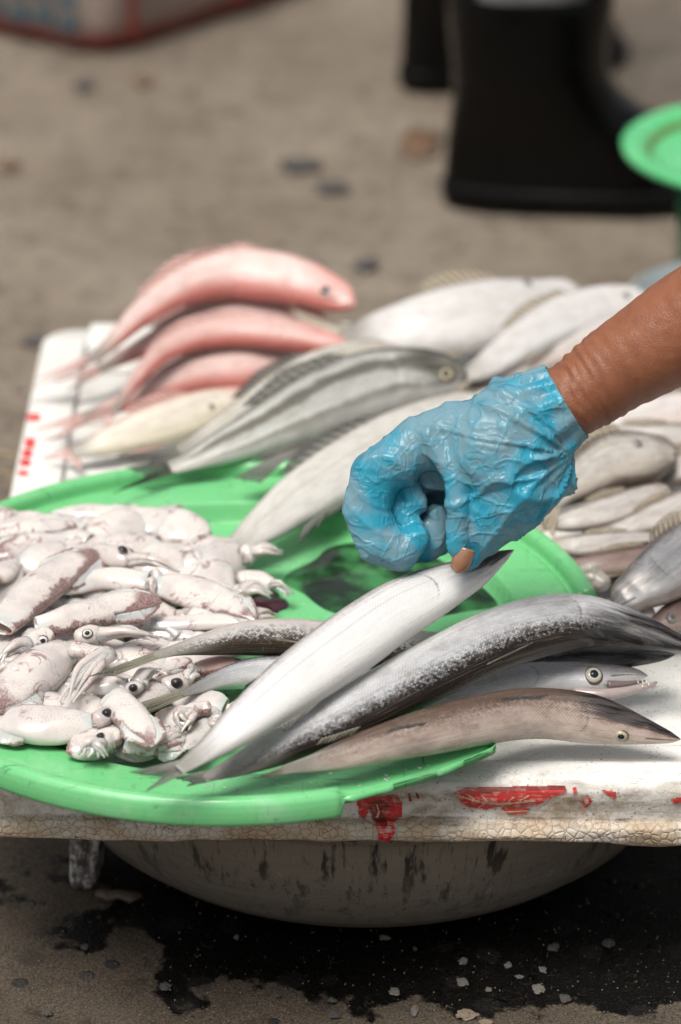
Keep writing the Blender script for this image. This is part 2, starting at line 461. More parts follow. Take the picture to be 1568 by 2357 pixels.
lid_print('printed_leaf', [(822, 1842), (860, 1832), (915, 1830), (926, 1848), (925, 1880), (905, 1895), (910, 1912), (880, 1905), (862, 1890), (850, 1860), (838, 1890), (826, 1872)], RED)
lid_print('printed_leaf', [(848, 1845), (880, 1838), (900, 1852), (884, 1872), (895, 1905), (868, 1897), (856, 1870)], REDD, .0013)
lid_print('printed_leaf', [(1046, 1824), (1075, 1812), (1300, 1808), (1304, 1822), (1270, 1834), (1240, 1850), (1200, 1856), (1160, 1852), (1120, 1862), (1080, 1856), (1058, 1842)], RED)
lid_print('printed_leaf', [(1150, 1856), (1190, 1852), (1222, 1862), (1205, 1873), (1170, 1874)], RED)
lid_print('printed_leaf', [(1100, 1812), (1300, 1808), (1302, 1817), (1102, 1823)], REDD, .0013)
for q in ([(1050, 1826), (1090, 1838), (1150, 1846), (1230, 1838), (1232, 1841), (1150, 1849.5), (1088, 1841.5), (1050, 1829)],
          [(1090, 1838), (1072, 1825), (1075, 1824), (1094, 1837)], [(1120, 1843), (1108, 1829), (1111, 1828), (1124, 1842)], [(1115, 1843), (1100, 1855), (1103, 1856), (1119, 1845)],
          [(1165, 1846), (1180, 1832), (1184, 1832), (1169, 1846)], [(1190, 1843), (1215, 1828), (1219, 1829), (1195, 1843)], [(1150, 1865), (1218, 1862), (1218, 1864.5), (1150, 1867.5)],
          [(862, 1886), (870, 1866), (866, 1848), (869, 1848), (874, 1867), (865, 1888)]):
    lid_print('printed_vein', q, VEIN, .0017)
lid_print('printed_letter', [(1338, 1838), (1352, 1828), (1364, 1842), (1350, 1858), (1338, 1852)], RED)
lid_print('printed_letter', [(1345, 1840), (1352, 1836), (1356, 1844), (1349, 1850)], FOAM, .0014)
lid_print('printed_letter', [(1318, 1812), (1326, 1812), (1328, 1824), (1320, 1826)], RED)
lid_print('printed_letter', [(1385, 1818), (1418, 1822), (1416, 1842), (1404, 1832), (1396, 1826)], RED)
lid_print('printed_letter', [(1545, 1836), (1568, 1834), (1568, 1846), (1550, 1848)], RED)
lid_print('printed_letter', [(938, 1826), (944, 1824), (948, 1842), (942, 1842)], REDD)
lid_print('printed_letter', [(956, 1824), (961, 1823), (966, 1836), (961, 1838)], REDD)
def tape():
    m = Mat('clear_tape'); p = m.geo()
    d = m.noise(m.map(p, (40, 160, 160)), 1.0, 5, .65)
    tr = m.node('ShaderNodeBsdfTransparent'); mx = m.node('ShaderNodeMixShader')
    m.set(color=m.mix(m.ss(d, .45, .65), (0.42, 0.33, 0.22), (0.13, 0.09, 0.06)), rough=0.16, spec=0.6, normal=m.bump(m.noise(m.map(p, (12, 220, 220)), 1.0, 5, .6), 0.8, 0.003))
    m.put(mx.inputs[0], m.ss(d, .42, .74, .06, .50)); m.t.links.new(tr.outputs[0], mx.inputs[1]); m.t.links.new(m.b.outputs[0], mx.inputs[2])
    m.t.links.new(mx.outputs[0], m.out.inputs[0])
    v = []; xs, is_ = 160, 40
    for a in range(xs):
        x = lerp(0.012, 0.34, a / (xs - 1))
        for b in range(is_):
            i = lerp(5.7 + .2 * nz((x * 40, 0, 0)), 11.5, b / (is_ - 1))
            v.append(lid_pt(x, i, .0021 + .0006 * nz((x * 25, i * 2, 4))))
    attach(mesh_obj('packing_tape', v, grid_faces(xs, is_), m.m), lid)
tape()
# blocky red lettering on the far left rim
for (x0, y0, x1, y1) in ((62, 952, 92, 968), (58, 1008, 80, 1030), (52, 1034, 74, 1052), (46, 1056, 70, 1072), (42, 1082, 64, 1094)):
    q = [P(a, b, .1641) for a, b in ((x0, y1), (x1, y1), (x1, y0), (x0, y0))]
    attach(mesh_obj('printed_letter', q, [(0, 1, 2, 3)], RED), lid)
for y0, y1 in ((955, 975), (990, 1015)):
    q0, q1 = P(56, y0, .16).y, P(50, y1, .16).y
    attach(mesh_obj('printed_letter', [(LX0 - .0006, q0, .124), (LX0 - .0006, q1, .124), (LX0 - .0006, q1, .145), (LX0 - .0006, q0, .145)], [(0, 1, 2, 3)], REDD), lid)

# stump of foam packing under the lid, left
def foam_leg():
    a = P(205, 1955, .10); c = P(205, 2045, 0.0)
    pts = []; v = []; f = []
    ns, nv2 = 26, 22
    m = Mat('dirty_foam'); p = m.geo()
    m.set(color=m.mix(m.ss(m.noise(p, 60, 5, .7), .42, .6), (0.62, 0.62, 0.60), (0.07, 0.05, 0.04)), rough=.6, normal=m.bump(m.noise(p, 120, 5), .6, .004))
    for i in range(ns):
        t = i / (ns - 1); z = lerp(0.0, .122, t); xc = c.x + lerp(-.004, .004, t)
        for j in range(nv2):
            an = 2 * math.pi * j / nv2; ca, sa = math.cos(an), math.sin(an)
            rx, ry = .0115 + .003 * nz((t * 5, 0, 1)), .03
            sq = (abs(ca) ** 4 + abs(sa) ** 4) ** -.25
            v.append((xc + ca * sq * rx * (1 + .2 * nz((ca, sa, t * 6), 2)), c.y + .03 + sa * sq * ry * (1 + .15 * nz((ca, sa, t * 7 + 3), 2)), z))
    f = grid_faces(ns, nv2, True) + [tuple(range(nv2))[::-1], tuple((ns - 1) * nv2 + j for j in range(nv2))]
    o = mesh_obj('foam_stump', v, f, m.m); tag(o, 'dirty white foam stump propping the lid left of the basin', 'foam block')
    q = [P(x, y, .004) for x, y in ((225, 2055), (250, 2062), (275, 2058), (300, 2066), (325, 2058))]
    vv, ff = tube_verts(q, [.004, .006, .005, .006, .003], 10, .6)
    tag(mesh_obj('foam_crumb', vv, ff, plain('wet_crumb', (.07, .05, .035), .6, var=.5, nscale=150, bump=.4)), 'brown wet foam crumbs at the foot of the stump', 'crumbs')
foam_leg()

# ------------------------------------------------------------------ aluminium basin
def basin():
    m = Mat('old_aluminium'); p = m.geo(); s = m.sep(p)
    sc1 = m.noise(m.map(p, (260, 260, 9)), 1.0, 5, .7); sc2 = m.noise(m.map(p, (14, 14, 320)), 1.0, 4, .6)
    blot = m.noise(m.map(p, (30, 30, 16)), 1.0, 6, .7)
    c = m.mix(m.noise(p, 9, 5), (0.19, 0.165, 0.135), (0.26, 0.23, 0.19))
    c = m.mix(m.ss(sc1, .54, .70, 0, .7), c, (0.06, 0.048, 0.036))
    c = m.mix(m.ss(m.noise(m.map(p, (40, 420, 60), (0, .6, .3)), 1.0, 3, .6), .66, .72, 0, .5), c, (.42, .40, .36))
    streak = m.mul(m.ss(m.noise(m.map(p, (85, 85, 5)), 1.0, 4, .6), .55, .64), m.ss(s[2], .02, .11, .15, 1))
    c = m.mix(streak, c, (0.025, 0.022, 0.02))
    c = m.mix(m.ss(blot, .62, .72, 0, .9), c, (0.05, 0.045, 0.04))
    c = m.mix(m.ss(m.noise(p, 130, 4), .66, .72, 0, .7), c, (0.16, 0.08, 0.03))
    m.set(color=c, metal=.3, spec=.25, rough=m.ss(sc2, .3, .7, .35, .6), normal=m.bump(m.add(sc2, m.mul(sc1, .6)), .25, .0015))
    cx, cy = (845 - 784) / FPX * 2.26, 2.106
    b = empty('basin', (cx, cy, 0)); tag(b, 'dented grey aluminium basin standing under the foam lid', 'basin')
    prof = [(0.0, .004), (.10, .003), (.165, .002), (.186, .005), (.205, .014), (.222, .029), (.235, .051), (.243, .074), (.248, .097), (.250, .113), (.254, .1165), (.2552, .1152), (.2515, .112), (.245, .096),
            (.240, .075), (.232, .054), (.219, .033), (.203, .019), (.185, .010), (.164, .007), (.10, .008), (0, .009)]
    o = lathe('bowl', prof, m.m, None, 128, (cx, cy, 0)); attach(o, b)
basin()

# ------------------------------------------------------------------ green tray
TZ = 0.195
_f, _r = P(520, 1858, TZ), P(520, 1060, TZ)
TC = Vector(((_f.x + _r.x) / 2 + .006, (_f.y + _r.y) / 2, 0)); TR = (_r.y - _f.y) / 2
def green_mat(name, c0, c1, wet=0.0):
    m = Mat(name); p = m.geo()
    n = m.noise(p, 14, 5)
    c = m.mix(n, c0, c1)
    scr = m.ss(m.noise(m.map(p, (25, 260, 60), (0, 0, .5)), 1.0, 4, .7), .61, .68, 0, .6)
    scr2 = m.ss(m.noise(m.map(p, (240, 20, 60), (0, 0, -.35)), 1.0, 4, .7), .63, .70, 0, .6)
    c = m.mix(m.math('MAXIMUM', scr, scr2), c, (0.03, 0.12, 0.06))
    spot = m.mul(m.ss(m.noise(p, 170, 4, .7), .64, .72), m.ss(m.noise(p, 22, 3), .5, .62))
    c = m.mix(m.mul(spot, .75), c, (0.02, 0.05, 0.03))
    c = m.mix(m.ss(m.noise(p, 30, 5, .7), .50, .72, 0, .30), c, (0.36, 0.56, 0.38))
    r = m.ss(m.noise(p, 11, 4, .6), .42, .56, .17, .34)
    m.set(color=c, rough=r, spec=.5, normal=m.bump(m.add(m.noise(p, 60, 4), m.mul(m.noise(p, 8, 2), 2.)), .12, .003))
    return m.m
GREEN = green_mat('green_plastic', (0.125, 0.44, 0.165), (0.155, 0.50, 0.215))
def tray():
    t = empty('tray', (TC.x, TC.y, .164)); tag(t, 'round green plastic tray with a broken front rim under squid and long fish', 'tray')
    # profile: centre -> outside, last points are the drooping lip
    prof = [(0, .1722), (.25, .1722), (.50, .1724), (.70, .1725), (.752, .1725), (.758, .1728), (.762, .1738), (.780, .1852), (.783, .1866), (.788, .1873), (.83, .1878), (.90, .1884), (.928, .1884),
            (.934, .1876), (.939, .1868), (.944, .1870), (.947, .1885), (.950, .1945), (.954, .1968), (.962, .1986), (.974, .1993), (.985, .1984), (.994, .1958), (.9985, .1915), (1.0, .187), (.9995, .1835), (.997, .1815)]
    pf = []
    for (r0, z0), (r1, z1) in zip(prof, prof[1:]):
        k_ = 6 if r1 - r0 > .1 else 3
        pf += [(lerp(r0, r1, q_ / k_), lerp(z0, z1, q_ / k_)) for q_ in range(k_)]
    pf.append(prof[-1])
    def ang(px, py):
        q = P(px, py, .19) - TC; return math.atan2(q.y, q.x)
    a0, a1 = ang(796, 1858), ang(1380, 1392)
    NOTCH = [(ang(*q), (P(*q, .19) - TC).xy.length / TR) for q in ((803, 1836), (825, 1828), (921, 1803), (1045, 1763), (1150, 1718))]
    NOTCH = [(a0, NOTCH[0][1])] + NOTCH + [(NOTCH[-1][0] + .05, .70), (a1, .70)]
    seg = 360; v = []; nn = len(pf)
    for s in range(seg):
        a = -math.pi + 2 * math.pi * s / seg
        lim = 2.0
        if a0 < a < a1:
            for (qa, ra), (qb, rb) in zip(NOTCH, NOTCH[1:]):
                if qa <= a <= qb: lim = lerp(ra, rb, (a - qa) / (qb - qa)) + .0015 * nz((a * 40, 0, 0))
        for r, z in pf:
            rr, zz = r, z
            if lim < 1.5:
                if r > .6: rr = .6 + (r - .6) * (lim - .6) / .4
                zz = next((lerp(pf[k][1], pf[k + 1][1], (rr - pf[k][0]) / max(1e-6, pf[k + 1][0] - pf[k][0])) for k in range(nn - 1) if pf[k][0] <= rr <= pf[k + 1][0]), .1902)
                zz = min(zz, .1888)
            wob = 1 + .006 * math.sin(3 * a + 1) * r
            v.append((TC.x + TR * rr * wob * math.cos(a), TC.y + TR * rr * wob * math.sin(a), zz + .0012 * math.sin(2 * a + .5) * r))
    f = [tuple(reversed(q)) for q in grid_faces(seg, nn)] + [tuple(((seg - 1) * nn + j, (seg - 1) * nn + j + 1, j + 1, j)[::-1]) for j in range(nn - 1)]
    o = mesh_obj('body', v, f, GREEN); attach(o, t)
    up_ = sum((1 if p_.normal.z > 0 else -1) for p_ in o.data.polygons if (p_.center - TC).xy.length < TR * .6)
    solid(o, .0028, -1 if up_ > 0 else 1)
    # water lying on the base, dark colour mixed in unevenly
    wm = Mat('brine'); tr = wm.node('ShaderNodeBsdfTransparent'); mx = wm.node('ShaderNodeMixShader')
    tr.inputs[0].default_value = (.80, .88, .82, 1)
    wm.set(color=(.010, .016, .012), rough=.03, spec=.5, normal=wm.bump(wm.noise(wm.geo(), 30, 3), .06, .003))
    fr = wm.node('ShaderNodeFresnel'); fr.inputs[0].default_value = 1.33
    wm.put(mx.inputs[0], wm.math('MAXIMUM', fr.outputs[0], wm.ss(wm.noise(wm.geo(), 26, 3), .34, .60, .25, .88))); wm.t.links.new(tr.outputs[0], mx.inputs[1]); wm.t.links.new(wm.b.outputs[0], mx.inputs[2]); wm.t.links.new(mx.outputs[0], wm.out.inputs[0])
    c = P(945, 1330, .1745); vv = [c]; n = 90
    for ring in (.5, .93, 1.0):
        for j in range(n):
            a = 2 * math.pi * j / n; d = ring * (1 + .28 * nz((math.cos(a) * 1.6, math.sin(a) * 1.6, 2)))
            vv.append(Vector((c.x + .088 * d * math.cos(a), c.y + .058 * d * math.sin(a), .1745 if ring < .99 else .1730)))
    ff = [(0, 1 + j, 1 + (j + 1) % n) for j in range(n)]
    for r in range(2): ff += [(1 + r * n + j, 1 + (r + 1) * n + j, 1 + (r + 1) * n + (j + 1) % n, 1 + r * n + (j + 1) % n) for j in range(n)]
    tag(mesh_obj('water_puddle', vv, ff, wm.m), 'dark puddle on the green tray below the gloved hand', 'water')
tray()
def drops():
    random.seed(3); m = Mat('water_drop'); tr = m.node('ShaderNodeBsdfTransparent'); mx = m.node('ShaderNodeMixShader'); fr = m.node('ShaderNodeFresnel'); fr.inputs[0].default_value = 1.4
    tr.inputs[0].default_value = (.86, .92, .88, 1); m.set(color=(.8, .85, .82), rough=.02, spec=.6)
    m.put(mx.inputs[0], m.add(fr.outputs[0], .05)); m.t.links.new(tr.outputs[0], mx.inputs[1]); m.t.links.new(m.b.outputs[0], mx.inputs[2]); m.t.links.new(mx.outputs[0], m.out.inputs[0])
    bm = bmesh.new()
    for k in range(150):
        if k < 90: a, r, z = random.uniform(-2.7, -.9), random.uniform(.80, .92), .1882
        else: a, r, z = random.uniform(-.5, 1.9), random.uniform(.2, .62), .1726
        q = random.uniform(.0006, .0022) * random.uniform(.5, 1)
        M = Matrix.Translation((TC.x + TR * r * math.cos(a), TC.y + TR * r * math.sin(a), z)) @ Matrix.Diagonal((1, random.uniform(.7, 1.4), .45, 1))
        bmesh.ops.create_icosphere(bm, subdivisions=2, radius=q, matrix=M)
    me = bpy.data.meshes.new('water_drops'); bm.to_mesh(me); bm.free(); me.materials.append(m.m); me.polygons.foreach_set('use_smooth', [True] * len(me.polygons))
    o = bpy.data.objects.new('water_drops', me); COL.objects.link(o); tag(o, 'small water drops scattered on the green tray', 'water drops', kind='stuff')
drops()
# ------------------------------------------------------------------ fish
def fish_mat(name, kind, seed=0.0, h0=0.1, h1=0.7, back=(0.10, 0.085, 0.08), side=(0.66, 0.66, 0.67), belly=(0.72, 0.71, 0.70), head=(0.05, 0.04, 0.04), headk=0.6, dirty=0.25, hu=(.80, .93), hl=(-.5, .35), mott=.5, metal=0.0, blush_shade=None, stripe=None, cell=0.35, scale=540):
    m = Mat(name); fv = m.sep(m.attr('fuv')); fs = m.attr('fsc')
    u, h = fv[0], fv[1]
    fso = m.map(fs, loc=(seed, seed * .3, 0))
    # rows of scales: cells on a sheared grid
    scv = m.map(fs, (scale, scale * 1.25, 1), (0, 0, .78))
    cells = m.vor(scv, 1.0, rand=.12); cedge = m.vor(scv, 1.0, 'DISTANCE_TO_EDGE', rand=.12)
    ccol = m.sep(m.vor(scv, 1.0, rand=.12, out='Color'))[0]
    big = m.noise(fso, 26, 5, .6); fine = m.noise(fso, 190, 4, .65); streak = m.noise(m.map(fso, (14, 170, 1)), 1.0, 5, .6)
    hh = m.add(h, m.add(m.mul(m.add(big, -.5), .55), m.mul(m.add(streak, -.5), .35)))
    hc = m.add(hh, m.mul(m.add(m.mul(m.add(ccol, cells), .5), -.45), cell))
    c = m.mix(m.ss(hh, -.75, .05), belly, side)
    c = m.mix(m.ss(hc, h0, h1), c, back)
    if blush_shade: c = m.mix(m.ss(m.add(hh, m.mul(fine, .2)), blush_shade[1], blush_shade[2], 0, blush_shade[3] if len(blush_shade) > 3 else .8), c, blush_shade[0])
    if stripe:   # bands running along the body
        sw = m.math('SINE', m.mul(m.add(h, m.mul(m.add(m.noise(m.map(fso, (22, 60, 1)), 1.0, 3, .6), -.5), .55)), stripe[1]))
        c = m.mix(m.mul(m.ss(sw, -.2, .95), m.mul(m.ss(h, -.9, -.4, .15, 1), stripe[2])), c, stripe[0])
    c = m.mix(m.mul(m.ss(m.noise(m.map(fso, (60, 130, 1)), 1.0, 5, .65), .40, .72), mott), c, m.mix(1.0, c, (.66, .62, .60), 'MULTIPLY'))
    c = m.mix(m.mul(m.ss(cedge, .10, .02), m.mul(m.ss(big, .35, .6), .35)), c, m.mix(1.0, c, (.5, .48, .46), 'MULTIPLY'))
    # stains, bruises and slime
    c = m.mix(m.mul(m.ss(big, .52, .72), dirty), c, (0.33, 0.24, 0.16))
    c = m.mix(m.mul(m.ss(m.noise(fso, 55, 5, .7), .63, .73), min(1, dirty * 2)), c, (0.12, 0.085, 0.07))
    # head
    hk = m.ss(m.add(u, m.add(m.mul(h, .05), m.mul(m.add(big, -.5), .16))), *hu)
    hn = m.noise(m.map(fso, (30, 260, 1)), 1.0, 5, .7, 0.5)
    hd = m.mul(hk, m.mul(m.ss(m.add(h, m.mul(m.add(hn, -.5), 2.0)), *hl), headk))
    c = m.mix(hd, c, m.mix(m.ss(hn, .4, .68), head, tuple(min(1, x * 3.2 + .05) for x in head)))
    c = m.mix(m.ss(m.add(u, m.mul(m.add(streak, -.5), .06)), .17, .02, 0, .9), c, (0.20, 0.19, 0.165))
    # gill slit and mouth line
    gl = m.math('ABSOLUTE', m.add(m.add(u, -.775), m.mul(m.mul(h, h), .05)))
    gill = m.mul(m.mul(m.ss(m.add(gl, m.mul(m.add(fine, -.5), .012)), .005, .0005), m.ss(m.math('ABSOLUTE', h), .7, .3)), m.ss(big, .4, .6, .15, .6))
    ml = m.math('ABSOLUTE', m.add(m.add(h, .32), m.mul(m.add(u, -1.0), -1.2)))
    mouth = m.mul(m.ss(ml, .10, .02), m.ss(u, .915, .925))
    c = m.mix(m.mul(m.math('MAXIMUM', gill, mouth), .8), c, (0.05, 0.03, 0.03))
    lat = m.mul(m.ss(m.math('ABSOLUTE', m.add(h, -.10)), .05, .01), m.mul(m.ss(u, .8, .7), .22))
    c = m.mix(lat, c, (0.22, 0.2, 0.19))
    body = m.ss(u, .84, .77)
    hb = m.add(m.mul(m.mul(m.ss(cedge, 0, .3), .5), body), m.add(m.mul(fine, .35), m.mul(m.mul(hn, hk), .8)))
    m.set(color=c, rough=m.ss(fine, .3, .7, .13, .30), metal=metal, spec=.35, coat=.25 if metal else .12, coatr=.07, normal=m.bump(hb, .38, .0011))
    return m.m
def fin_mat(name, col, tip, alpha=0.9):
    m = Mat(name); fv = m.sep(m.attr('fuv'))
    rays = m.math('SINE', m.add(m.mul(fv[0], 62.0), m.mul(m.noise(m.geo(), 60, 3), 3.0)))
    c = m.mix(m.ss(rays, -.4, .9), tuple(x * .55 for x in col), col)
    c = m.mix(m.mul(fv[1], .85), c, tip)
    ragged = m.ss(m.add(m.mul(m.noise(m.map(m.attr('fuv'), (38, 3, 1)), 1.0, 3, .6), .9), m.mul(fv[1], -.28)), .02, .12)
    a = m.mul(m.mul(m.ss(rays, -1., .4, alpha * .62, alpha), m.ss(fv[1], .25, 1.0, 1.0, .72)), ragged)
    m.set(color=c, rough=.32, spec=.5, alpha=a, normal=m.bump(rays, .5, .0008), coat=.2)
    return m.m
EYE = {}
def eye_mats(kind):
    if kind in EYE: return EYE[kind]
    col = dict(silver=(0.50, 0.485, 0.41), gold=(0.40, 0.35, 0.23), pale=(0.72, 0.68, 0.62), squid=(0.66, 0.62, 0.60), dull=(0.25, 0.24, 0.22), red=(.6, .45, .4))[kind]
    m = Mat('iris_' + kind); n = m.noise(m.obj(), 500, 3)
    m.set(color=m.mix(n, tuple(x * .8 for x in col), col), rough=.2, spec=.4, coat=.15, coatr=.05)
    p = Mat('pupil_' + kind); pc = (0.012, 0.016, 0.022) if kind not in ('dull',) else (.1, .1, .1)
    p.set(color=pc, rough=.12, spec=.22)
    EYE[kind] = (m.m, p.m); return EYE[kind]
SOCKET = plain('eye_socket', (0.10, 0.07, 0.065), .35, nscale=500)
def dome(name, c, n, rx, ry, hgt, mat, parent, ax=None, seg=24):
    n = n.normalized(); ax = (ax - n * ax.dot(n)).normalized() if ax else n.orthogonal().normalized()
    ay = n.cross(ax); v = [c + n * hgt]; f = []
    R = 6
    for k in range(1, R + 1):
        t = k / R; hz = math.sqrt(max(0, 1 - t * t))
        for j in range(seg):
            a = 2 * math.pi * j / seg
            v.append(c + ax * (rx * t * math.cos(a)) + ay * (ry * t * math.sin(a)) + n * (hgt * hz))
    f = [(0, 1 + j, 1 + (j + 1) % seg) for j in range(seg)]
    for k in range(R - 1): f += [(1 + k * seg + j, 1 + (k + 1) * seg + j, 1 + (k + 1) * seg + (j + 1) % seg, 1 + k * seg + (j + 1) % seg) for j in range(seg)]
    o = mesh_obj(name, v, f, mat)
    return o
def add_eye(root, c, n, r, kind, ax, ell=1.0, pup=.60):
    im, pm = eye_mats(kind)
    s = attach(dome('eye_socket', c - n * r * .18, n, r * 1.16, r * 1.16 * ell, r * .42, SOCKET, None, ax), root)
    e = attach(dome('eye', c - n * r * .05, n, r, r * ell, r * .5, im, None, ax), root)
    p = dome('pupil', c + n * r * .20, n, r * pup, r * pup * ell, r * .335, pm, None, ax)
    p.parent = e
    return e
def fin_sheet(name, base, tip, mat, root, nb=26, nt=12, rip=.0006, thick=.0005, sag=None):
    """sheet between a base line and a tip line (lists of 3D points)"""
    def samp(pl, n):
        q = catmull([tuple(p) for p in pl], n) if len(pl) > 2 else [tuple(pl[0].lerp(pl[-1], k / (n - 1))) for k in range(n)]
        return [Vector(p) for p in q]
    B, T = samp(base, nb), samp(tip, nb)
    nrm = ((T[nb // 2] - B[nb // 2]).cross(B[-1] - B[0])).normalized()
    if nrm.z < 0: nrm = -nrm
    v, at = [], []
    for i in range(nb):
        for j in range(nt):
            t = j / (nt - 1)
            p = B[i].lerp(T[i], t) + nrm * (rip * math.sin(i * 2.1) * t + .0015 * t * nz((i * .22, t * 1.5, B[0].x * 30)))
            if sag: p.z += sag * math.sin(t * math.pi)
            v.append(p); at.append((i / (nb - 1), t, 0))
    o = mesh_obj(name, v, grid_faces(nb, nt), mat, attrs={'fuv': at}); solid(o, thick)
    return attach(o, root)
def fish(name, label, group, cat, pts, mat, dorsal='U', lat=.5, roll=0.0, face=.55, N=110, M=36, tail=None, tailmat=None, eye=None, eye_kind='silver', eye_r=10, eye_ell=1.0, fins=(), finmat=None, auto=True, gill=.05, pnose=.97, pe=.9):
    sp = catmull(pts, N)
    root = empty(name, (0, 0, 0))
    C, HW = [], []
    for x, y, z, hw in sp:
        c = P(x, y, z); C.append(c); HW.append(max(hw, 1.0) * depth(c) / FPX)
    root.location = (C[N // 2].x, C[N // 2].y, C[N // 2].z - HW[N // 2] * lat)
    if auto:
        k0 = int(N * .85)
        for i in range(k0, N): HW[i] = max(HW[i], HW[k0] * (.30 + .70 * math.sqrt(max(0, 1 - ((i - k0) / (N - k0)) ** 2)) ** 1.3) * (1 - .25 * ((i - k0) / (N - k0))))
        pnose = .94
    fr = []; sgn = None
    arc = [0]
    for i in range(1, N): arc.append(arc[-1] + (C[i] - C[i - 1]).length)
    for i in range(N):
        T = (C[min(i + 1, N - 1)] - C[max(i - 1, 0)]).normalized()
        V = (CAM - C[i]).normalized()
        n = UP.lerp(V, face); n = (n - T * n.dot(T)).normalized()
        fr.append([T, V, n, n.cross(T)])
    T, V, n, d = fr[N // 2]
    sgn = 1 if (d.dot(UPI) > 0) == (dorsal == 'U') else -1
    if abs(d.dot(UPI)) < .15: sgn = 1 if (d.dot(RGT) < 0) == (dorsal == 'U') else -1
    v, a1, a2 = [], [], []
    HS, WS, DS, NS = [], [], [], []
    for i in range(N):
        T, V, n, d = fr[i]; d = d * sgn
        cr, sr = math.cos(roll), math.sin(roll)
        n2, d2 = n * cr - d * sr, d * cr + n * sr
        s = T.cross(V).normalized()
        k = math.sqrt((d2.dot(s)) ** 2 + (lat * n2.dot(s)) ** 2)
        h = HW[i] / max(k, .45)
        u = arc[i] / arc[-1]
        if u > pnose: h *= math.sqrt(max(0.0, 1 - ((u - pnose) / (1 - pnose)) ** 2)) * .999 + .001
        wd = lat * h * lerp(.10, 1.0, sstep(-.01, .17, u) ** .8)
        HS.append(h); WS.append(wd); DS.append(d2); NS.append(n2)
        for j in range(M):
            a = 2 * math.pi * j / M; sa, ca = math.sin(a), math.cos(a)
            ug = .775 - .05 * sa * sa
            g = 1 + gill * sstep(0, .02, u - ug) * (1 - sstep(.02, .13, u - ug)) * abs(ca)
            lump = 1 + .018 * nz((u * 7, sa * 1.5, ca * 1.5 + pts[0][0]))
            ps = lambda q: math.copysign(abs(q) ** pe, q)
            v.append(C[i] + d2 * (h * ps(sa)) + n2 * (wd * ps(ca) * g * lump))
            a1.append((u, sa, ca)); a2.append((arc[i], sa * h, ca))
    f = grid_faces(N, M, True) + [tuple(range(M))[::-1], tuple((N - 1) * M + j for j in range(M))]
    b = attach(mesh_obj('body', v, f, mat, attrs={'fuv': a1, 'fsc': a2}), root)
    finmat = finmat or tailmat
    def surf(u, hh, side=1, out=0.0):
        i = min(N - 1, max(0, next((k for k in range(N) if arc[k] / arc[-1] >= u), N - 1)))
        cc = math.sqrt(max(0, 1 - hh * hh)) * side
        nn = (DS[i] * (hh / HS[i]) + NS[i] * (cc / WS[i])).normalized()
        return C[i] + DS[i] * (HS[i] * hh) + NS[i] * (WS[i] * cc) + nn * out, nn, i
    if eye:
        best = None
        for i in range(int(N * .7), N - 2):
            for j in range(M):
                p = v[i * M + j]; nn = (p - C[i]).normalized()
                if nn.dot(fr[i][1]) < .1: continue
                q = proj(p); dd = (q[0] - eye[0]) ** 2 + (q[1] - eye[1]) ** 2
                if best is None or dd < best[0]: best = (dd, i, j)
        i, j = best[1], best[2]; sa, ca = a1[i * M + j][1], a1[i * M + j][2]
        r = eye_r * depth(C[i]) / FPX
        for side in (1, -1):
            nn = (DS[i] * (sa / HS[i]) + NS[i] * (side * ca / WS[i])).normalized()
            c = v[i * M + j] if side == 1 else C[i] + DS[i] * (HS[i] * sa) - NS[i] * (WS[i] * ca)
            add_eye(root, c, nn, r, eye_kind, fr[i][0], eye_ell, .8 if eye_kind == 'pale' else .6)
    if tailmat and tail != 'none':
        T, d2 = fr[0][0], DS[0]
        i0 = 3; hb = HS[i0]
        b0, b1 = C[i0] + d2 * hb * .97, C[i0] - d2 * hb * .97
        bm_ = C[i0]
        if tail is None:
            L = arc[-1] * .19; W_ = max(HS) * 1.1
            t0, t1, fk = C[0] - T * L + d2 * W_, C[0] - T * L - d2 * W_, C[0] - T * L * .55
            t0.z = max(t0.z, .17); t1.z = max(t1.z, .17)
        else:
            t0, t1 = P(*tail[0]), P(*tail[1]); fk = P(*tail[2]) if len(tail) > 2 else (t0 + t1) / 2 * .5 + C[0] * .5
            if (t0 - b0).length + (t1 - b1).length > (t0 - b1).length + (t1 - b0).length: t0, t1 = t1, t0
        fin_sheet('tail_fin', [b0, bm_, b1], [t0, fk.lerp(t0, .45), fk, fk.lerp(t1, .45), t1], tailmat, root, 40, 14)
    if auto and finmat:
        # folded dorsal fin, anal fin and a pectoral fin on each flank
        bs = [surf(u_, .985)[0] for u_ in (.34, .45, .56, .68)]
        tp = []
        for k, u_ in enumerate((.30, .40, .50, .64)):
            p, nn, i = surf(u_, .985); tp.append(p + DS[i] * HS[i] * (.20, .34, .38, .20)[k] + NS[i] * WS[i] * .25)
        fin_sheet('dorsal_fin', bs, tp, finmat, root, 24, 6, .0004)
        bs = [surf(u_, -.985)[0] for u_ in (.28, .35, .42)]
        tp = [surf(u_, -.985)[0] - DS[surf(u_, -.985)[2]] * HS[surf(u_, -.985)[2]] * q for u_, q in ((.22, .22), (.30, .26), (.40, .10))]
        fin_sheet('anal_fin', bs, tp, finmat, root, 16, 6, .0004)
        for side in ():
            b_ = [surf(.73, hq, side, .0002)[0] for hq in (-.08, -.13, -.18)]
            t_ = [surf(uq, hq, side, .0009)[0] for uq, hq in ((.60, -.02), (.57, -.14), (.61, -.27))]
            fin_sheet('pectoral_fin', b_, t_, FIN_SKINP if finmat is FIN_PINK else FIN_SKIN, root, 16, 8, .0002, .0003)
    for fn in fins:
        fin_sheet(fn[0], [P(*q) for q in fn[1]], [P(*q) for q in fn[2]], fn[3] if len(fn) > 3 else finmat, root, 20, 8, .0004)
    tag(root, label, cat, group)
    return root, surf
